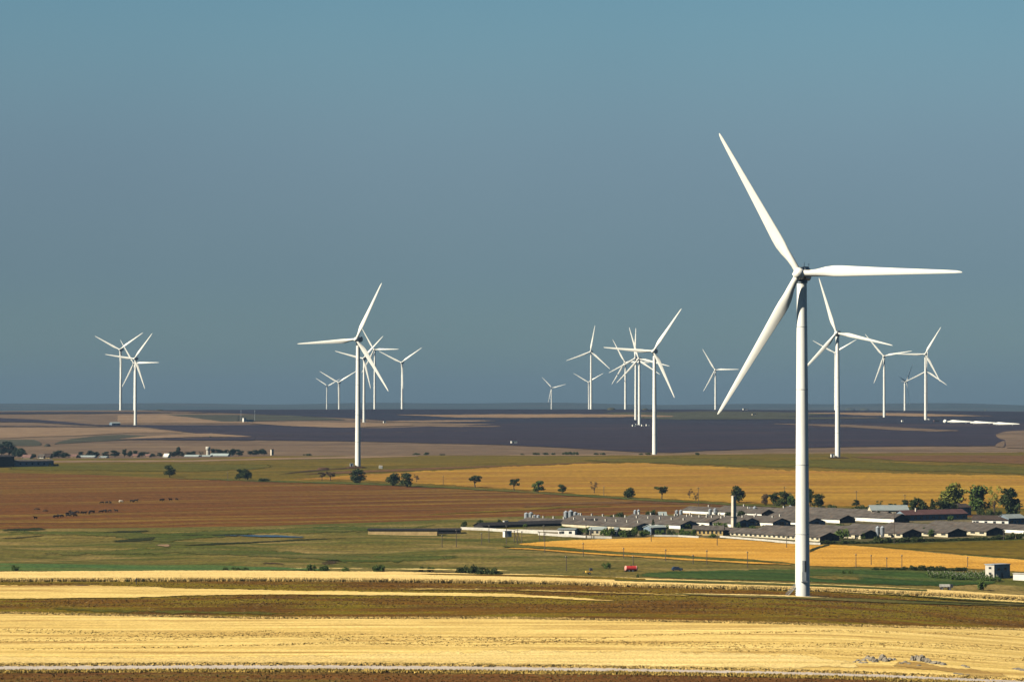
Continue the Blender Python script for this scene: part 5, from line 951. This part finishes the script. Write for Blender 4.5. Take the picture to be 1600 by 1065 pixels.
# ------------------------------------------------------------------ cattle
def cow_mesh(graze, mat):
    me = bpy.data.meshes.new('cow'); b = bmesh.new()
    J = [((-.85, 0, 1.05), .33), ((-.3, 0, 1.02), .42), ((.3, 0, 1.0), .43), ((.75, 0, 1.1), .36), ((1.1, 0, 1.05 if graze else 1.35), .22), ((1.35, 0, .7 if graze else 1.55), .17), ((1.5, 0, .4 if graze else 1.5), .13), ((1.58, 0, .2 if graze else 1.36), .09)]
    E = [(i, i + 1) for i in range(7)]
    def chain(start, pts):
        prev = start
        for pt in pts: J.append(pt); E.append((prev, len(J) - 1)); prev = len(J) - 1
    for s_ in (-1, 1):
        chain(0, [((-.85, .2 * s_, .78), .19), ((-.72, .22 * s_, .58), .13), ((-.92, .22 * s_, .38), .075), ((-.86, .22 * s_, .05), .075)])
        chain(3, [((.72, .2 * s_, .75), .15), ((.74, .21 * s_, .42), .085), ((.72, .21 * s_, .05), .075)])
        chain(5, [((J[5][0][0] - .05, .2 * s_, J[5][0][2] + .08), .05)])
    chain(0, [((-1.2, 0, 1.2), .05), ((-1.27, 0, .75), .04), ((-1.27, 0, .5), .06)])
    vs = [b.verts.new(p) for p, _ in J]; b.verts.index_update()
    for i, j in E: b.edges.new((vs[i], vs[j]))
    b.to_mesh(me); b.free(); o = bpy.data.objects.new('cow_build', me); COL.objects.link(o)
    sk = o.modifiers.new('s', 'SKIN'); ss = o.modifiers.new('u', 'SUBSURF'); ss.levels = 1; ss.render_levels = 1
    for v, (_, r_) in zip(me.skin_vertices[0].data, J): v.radius = (r_, r_)
    me.skin_vertices[0].data[1].use_root = True
    dg = bpy.context.evaluated_depsgraph_get(); out = bpy.data.meshes.new_from_object(o.evaluated_get(dg)); out.name = 'cow'
    bpy.data.objects.remove(o); out.materials.clear(); out.materials.append(M[mat]); out.polygons.foreach_set('use_smooth', [True] * len(out.polygons)); return out
CG, CS, CWH = cow_mesh(True, 'cow'), cow_mesh(False, 'cow'), cow_mesh(True, 'cowwhite')
for k, (px, row) in enumerate([(55.5, 811), (84.5, 808.3), (87.5, 808.6), (93, 808), (96.5, 807.8), (105, 804.3), (109, 801.5), (111.5, 802.3), (115, 803.2), (117.5, 802.8), (121, 801.8), (106.5, 807), (112.7, 806), (117.3, 806.8), (128, 802.4), (132.2, 803), (140.8, 801), (143, 801), (139.5, 803.5), (147, 801), (158, 801), (163, 800), (165.5, 800.2), (171.3, 799.8), (181.4, 799.6), (159.5, 787), (167, 786.4), (172.4, 786.8), (206, 784.4), (208, 784.4), (212.5, 783.6), (252, 782.7), (254, 782.4), (266.4, 782), (276, 781.4)]):
    p = at(px, row); o = link('cow', CG if k % 3 else CS, None, p, rng.uniform(0, 6.28)); tag(o, 'dark cow grazing in the loose herd on the brown field', 'cow', 'grazing herd'); o.scale = (1.0, .95, 1.0)
o = link('cow', CWH, None, at(189, 785), .3); tag(o, 'single pale cow above the dark herd', 'cow', 'grazing herd')
# ------------------------------------------------------------------ rock outcrops
def outcrop(items, label):
    p0 = at(items[0][0], items[0][1]); root = empty('rock_outcrop', p0, 0, label, 'rocks'); r = random.Random(len(items))
    for px, row, wpx, hpx in items:
        p = at(px, row); s_ = p.y / F; b = bmesh.new(); bmesh.ops.create_icosphere(b, subdivisions=3, radius=1); off = Vector((r.uniform(0, 50), r.uniform(0, 50), r.uniform(0, 50)))
        for v in b.verts:
            c = v.co.copy(); f = .62 + .75 * mnoise.ridged_multi_fractal(c * .9 + off, 1.0, 2.1, 4, 1.0, 2.0) * .55 + r.uniform(-.05, .05)
            v.co = Vector((c.x * wpx * s_ / 2 * f, c.y * wpx * s_ * .42 * f, max(-.3, c.z) * hpx * s_ * .95 * f))
        me = bpy.data.meshes.new('rock'); b.to_mesh(me); b.free(); me.materials.append(M['rock']); o = link('rock', me, root, p - p0); o.rotation_euler = (r.uniform(-.25, .25), r.uniform(-.3, .3), r.uniform(-.7, .7))
outcrop([(1350, 1031.5, 9, 4), (1356, 1028.5, 9, 5), (1341, 1032, 8, 3), (1335, 1034, 5, 2), (1363, 1032, 11, 7), (1367, 1033.5, 10, 6), (1374, 1031, 8, 3), (1379, 1029, 12, 7), (1384, 1032.5, 12, 6), (1390, 1031, 9, 4), (1397, 1030.5, 7, 3), (1345, 1035, 9, 2.4), (1353, 1035, 8, 2.2), (1360, 1030, 6, 4)], 'left grey rock outcrop in the straw stubble by the road')
outcrop([(1426, 1031, 10, 7), (1432, 1029, 9, 6), (1437, 1032, 12, 8), (1441, 1029, 10, 7), (1446, 1033, 14, 7), (1452, 1034.5, 12, 5), (1459, 1036, 13, 4), (1466, 1036.5, 11, 4.4), (1473, 1038, 11, 3.2), (1420, 1037, 7, 2.6), (1414, 1035, 9, 3), (1408, 1036.5, 8, 2.6), (1436, 1039.5, 9, 2)], 'right taller grey rock outcrop in the straw stubble by the road')
outcrop([(1506, 1040, 10, 2.2), (1511, 1042, 8, 1.6)], 'small flat grey stones right of the rock outcrops')
outcrop([(1592, 1045.5, 12, 3), (1599, 1047, 12, 3), (1585, 1044.5, 8, 2)], 'grey stones at the right edge above the road')
outcrop([(1494, 1052, 9, 1.6), (1502, 1053, 10, 1.8), (1512, 1053.6, 8, 1.4)], 'dark stones low on the right close to the road')
patch('rocky_ground', M['weeds'], [(1385, 1038, 1039), (1410, 1033, 1043), (1440, 1034, 1047), (1470, 1038, 1049), (1510, 1043, 1055), (1550, 1048, 1058), (1585, 1054, 1059)], 'brownish stony ground around the rock outcrops', 0.06, 4, 1.2, 0.8, 60, feather=3.2)
# ------------------------------------------------------------------ ragged stalks and tufts (uncountable)
def tufts(name, mat, curves, n, hgt, wid, label, seed, blades=3, z0=0.0):
    """curves: (boundary polyline, row spread up, row spread down, share)"""
    r = np.random.default_rng(seed); V = []; Fc = []
    for pts, up, dn, share, xa, xb in curves:
        k = int(n * share); xs = r.uniform(xa, xb, k); rows = curve(pts, xs) + r.uniform(-up, dn, k)
        P = hit(xs, rows)
        for i in range(k):
            for _ in range(blades):
                a = r.uniform(0, 6.28); h = hgt * r.uniform(.5, 1.25); w = wid * r.uniform(.5, 1.2); lx, ly = r.normal(0, .3, 2) * h
                ox, oy = r.normal(0, wid, 2); c, s_ = math.cos(a) * w, math.sin(a) * w; x, y, z = P[i, 0] + ox, P[i, 1] + oy, P[i, 2] + z0
                b = len(V); V += [(x - c, y - s_, z), (x + c, y + s_, z), (x + lx + c * .25, y + ly + s_ * .25, z + h), (x + lx - c * .25, y + ly - s_ * .25, z + h)]; Fc.append((b, b + 1, b + 2, b + 3))
    me = bpy.data.meshes.new(name); me.from_pydata(V, [], Fc); me.materials.append(mat); me.update()
    return tag(link(name, me), label, 'grass', kind='stuff')
X0, X1 = -60, 1660
tufts('wheat_stalks', M['straw'], [(b5, .6, .5, 1.0, X0, X1)], 9000, 1.05, .16, 'ragged front row of ripe wheat stalks', 1)
tufts('wheat_ears', M['wheat'], [(b4w, -.8, 11.5, 1.0, X0, X1)], 7000, .16, .16, 'uneven top of the ripe wheat', 12, 2, .82)
tufts('stubble_tufts', M['straw'], [(b8, .5, 2, .75, X0, X1), (b9, 3, 1, .25, X0, X1)], 9000, .26, .28, 'short straw tufts over the stubble field', 2)
tufts('verge_grass', M['verge'], [(b10, -1.2, 5.5, .9, X0, X1), (b9, 1.5, -.3, .10, X0, X1)], 4200, .42, .2, 'dry grass along the gravel road', 3)
tufts('soil_clods', M['clod'], [(b5, -3, 40, .75, X0, X1), (b11, 0, 22, .25, X0, X1)], 12000, .2, .25, 'clods and weeds over the brown soil', 4, 2)
w1 = [(0, 983), (150, 989), (300, 992), (420, 988), (600, 1002), (800, 1000), (1000, 1004), (1200, 1008), (1400, 1006), (1600, 1012)]
w2 = [(0, 1001), (250, 996), (500, 990), (700, 996), (900, 999), (1200, 1016), (1600, 1030)]
w3 = [(0, 1014), (300, 1010), (520, 1004), (760, 1008), (1000, 992), (1300, 985), (1600, 991)]
tufts('dry_weeds', M['weeds'], [(w1, 4, 4, .45, X0, X1), (w2, 3.5, 3.5, .3, X0, X1), (w3, 1.5, 1.5, .25, X0, X1)], 3600, .13, .3, 'brownish dry weeds in broken lines across the stubble', 6)
# ------------------------------------------------------------------ air
m, nt, bs = new_mat('hazy_air'); nt.nodes.remove(bs); pv = nt.nodes.new('ShaderNodeVolumePrincipled')
pv.inputs['Color'].default_value = HAZE_C; pv.inputs['Density'].default_value = HAZE_D
nt.links.new(pv.outputs[0], nt.nodes['Material Output'].inputs['Volume'])
zlo = min(v.co.z for v in bpy.data.meshes['ground'].vertices) - 1; zhi = 214
b = MB(); b.box((0, 7000, (zlo + zhi) / 2), (19000, 20900, zhi - zlo)); tag(b.build('haze', m), 'pale blue dusty air over the whole plain', 'haze', kind='stuff')
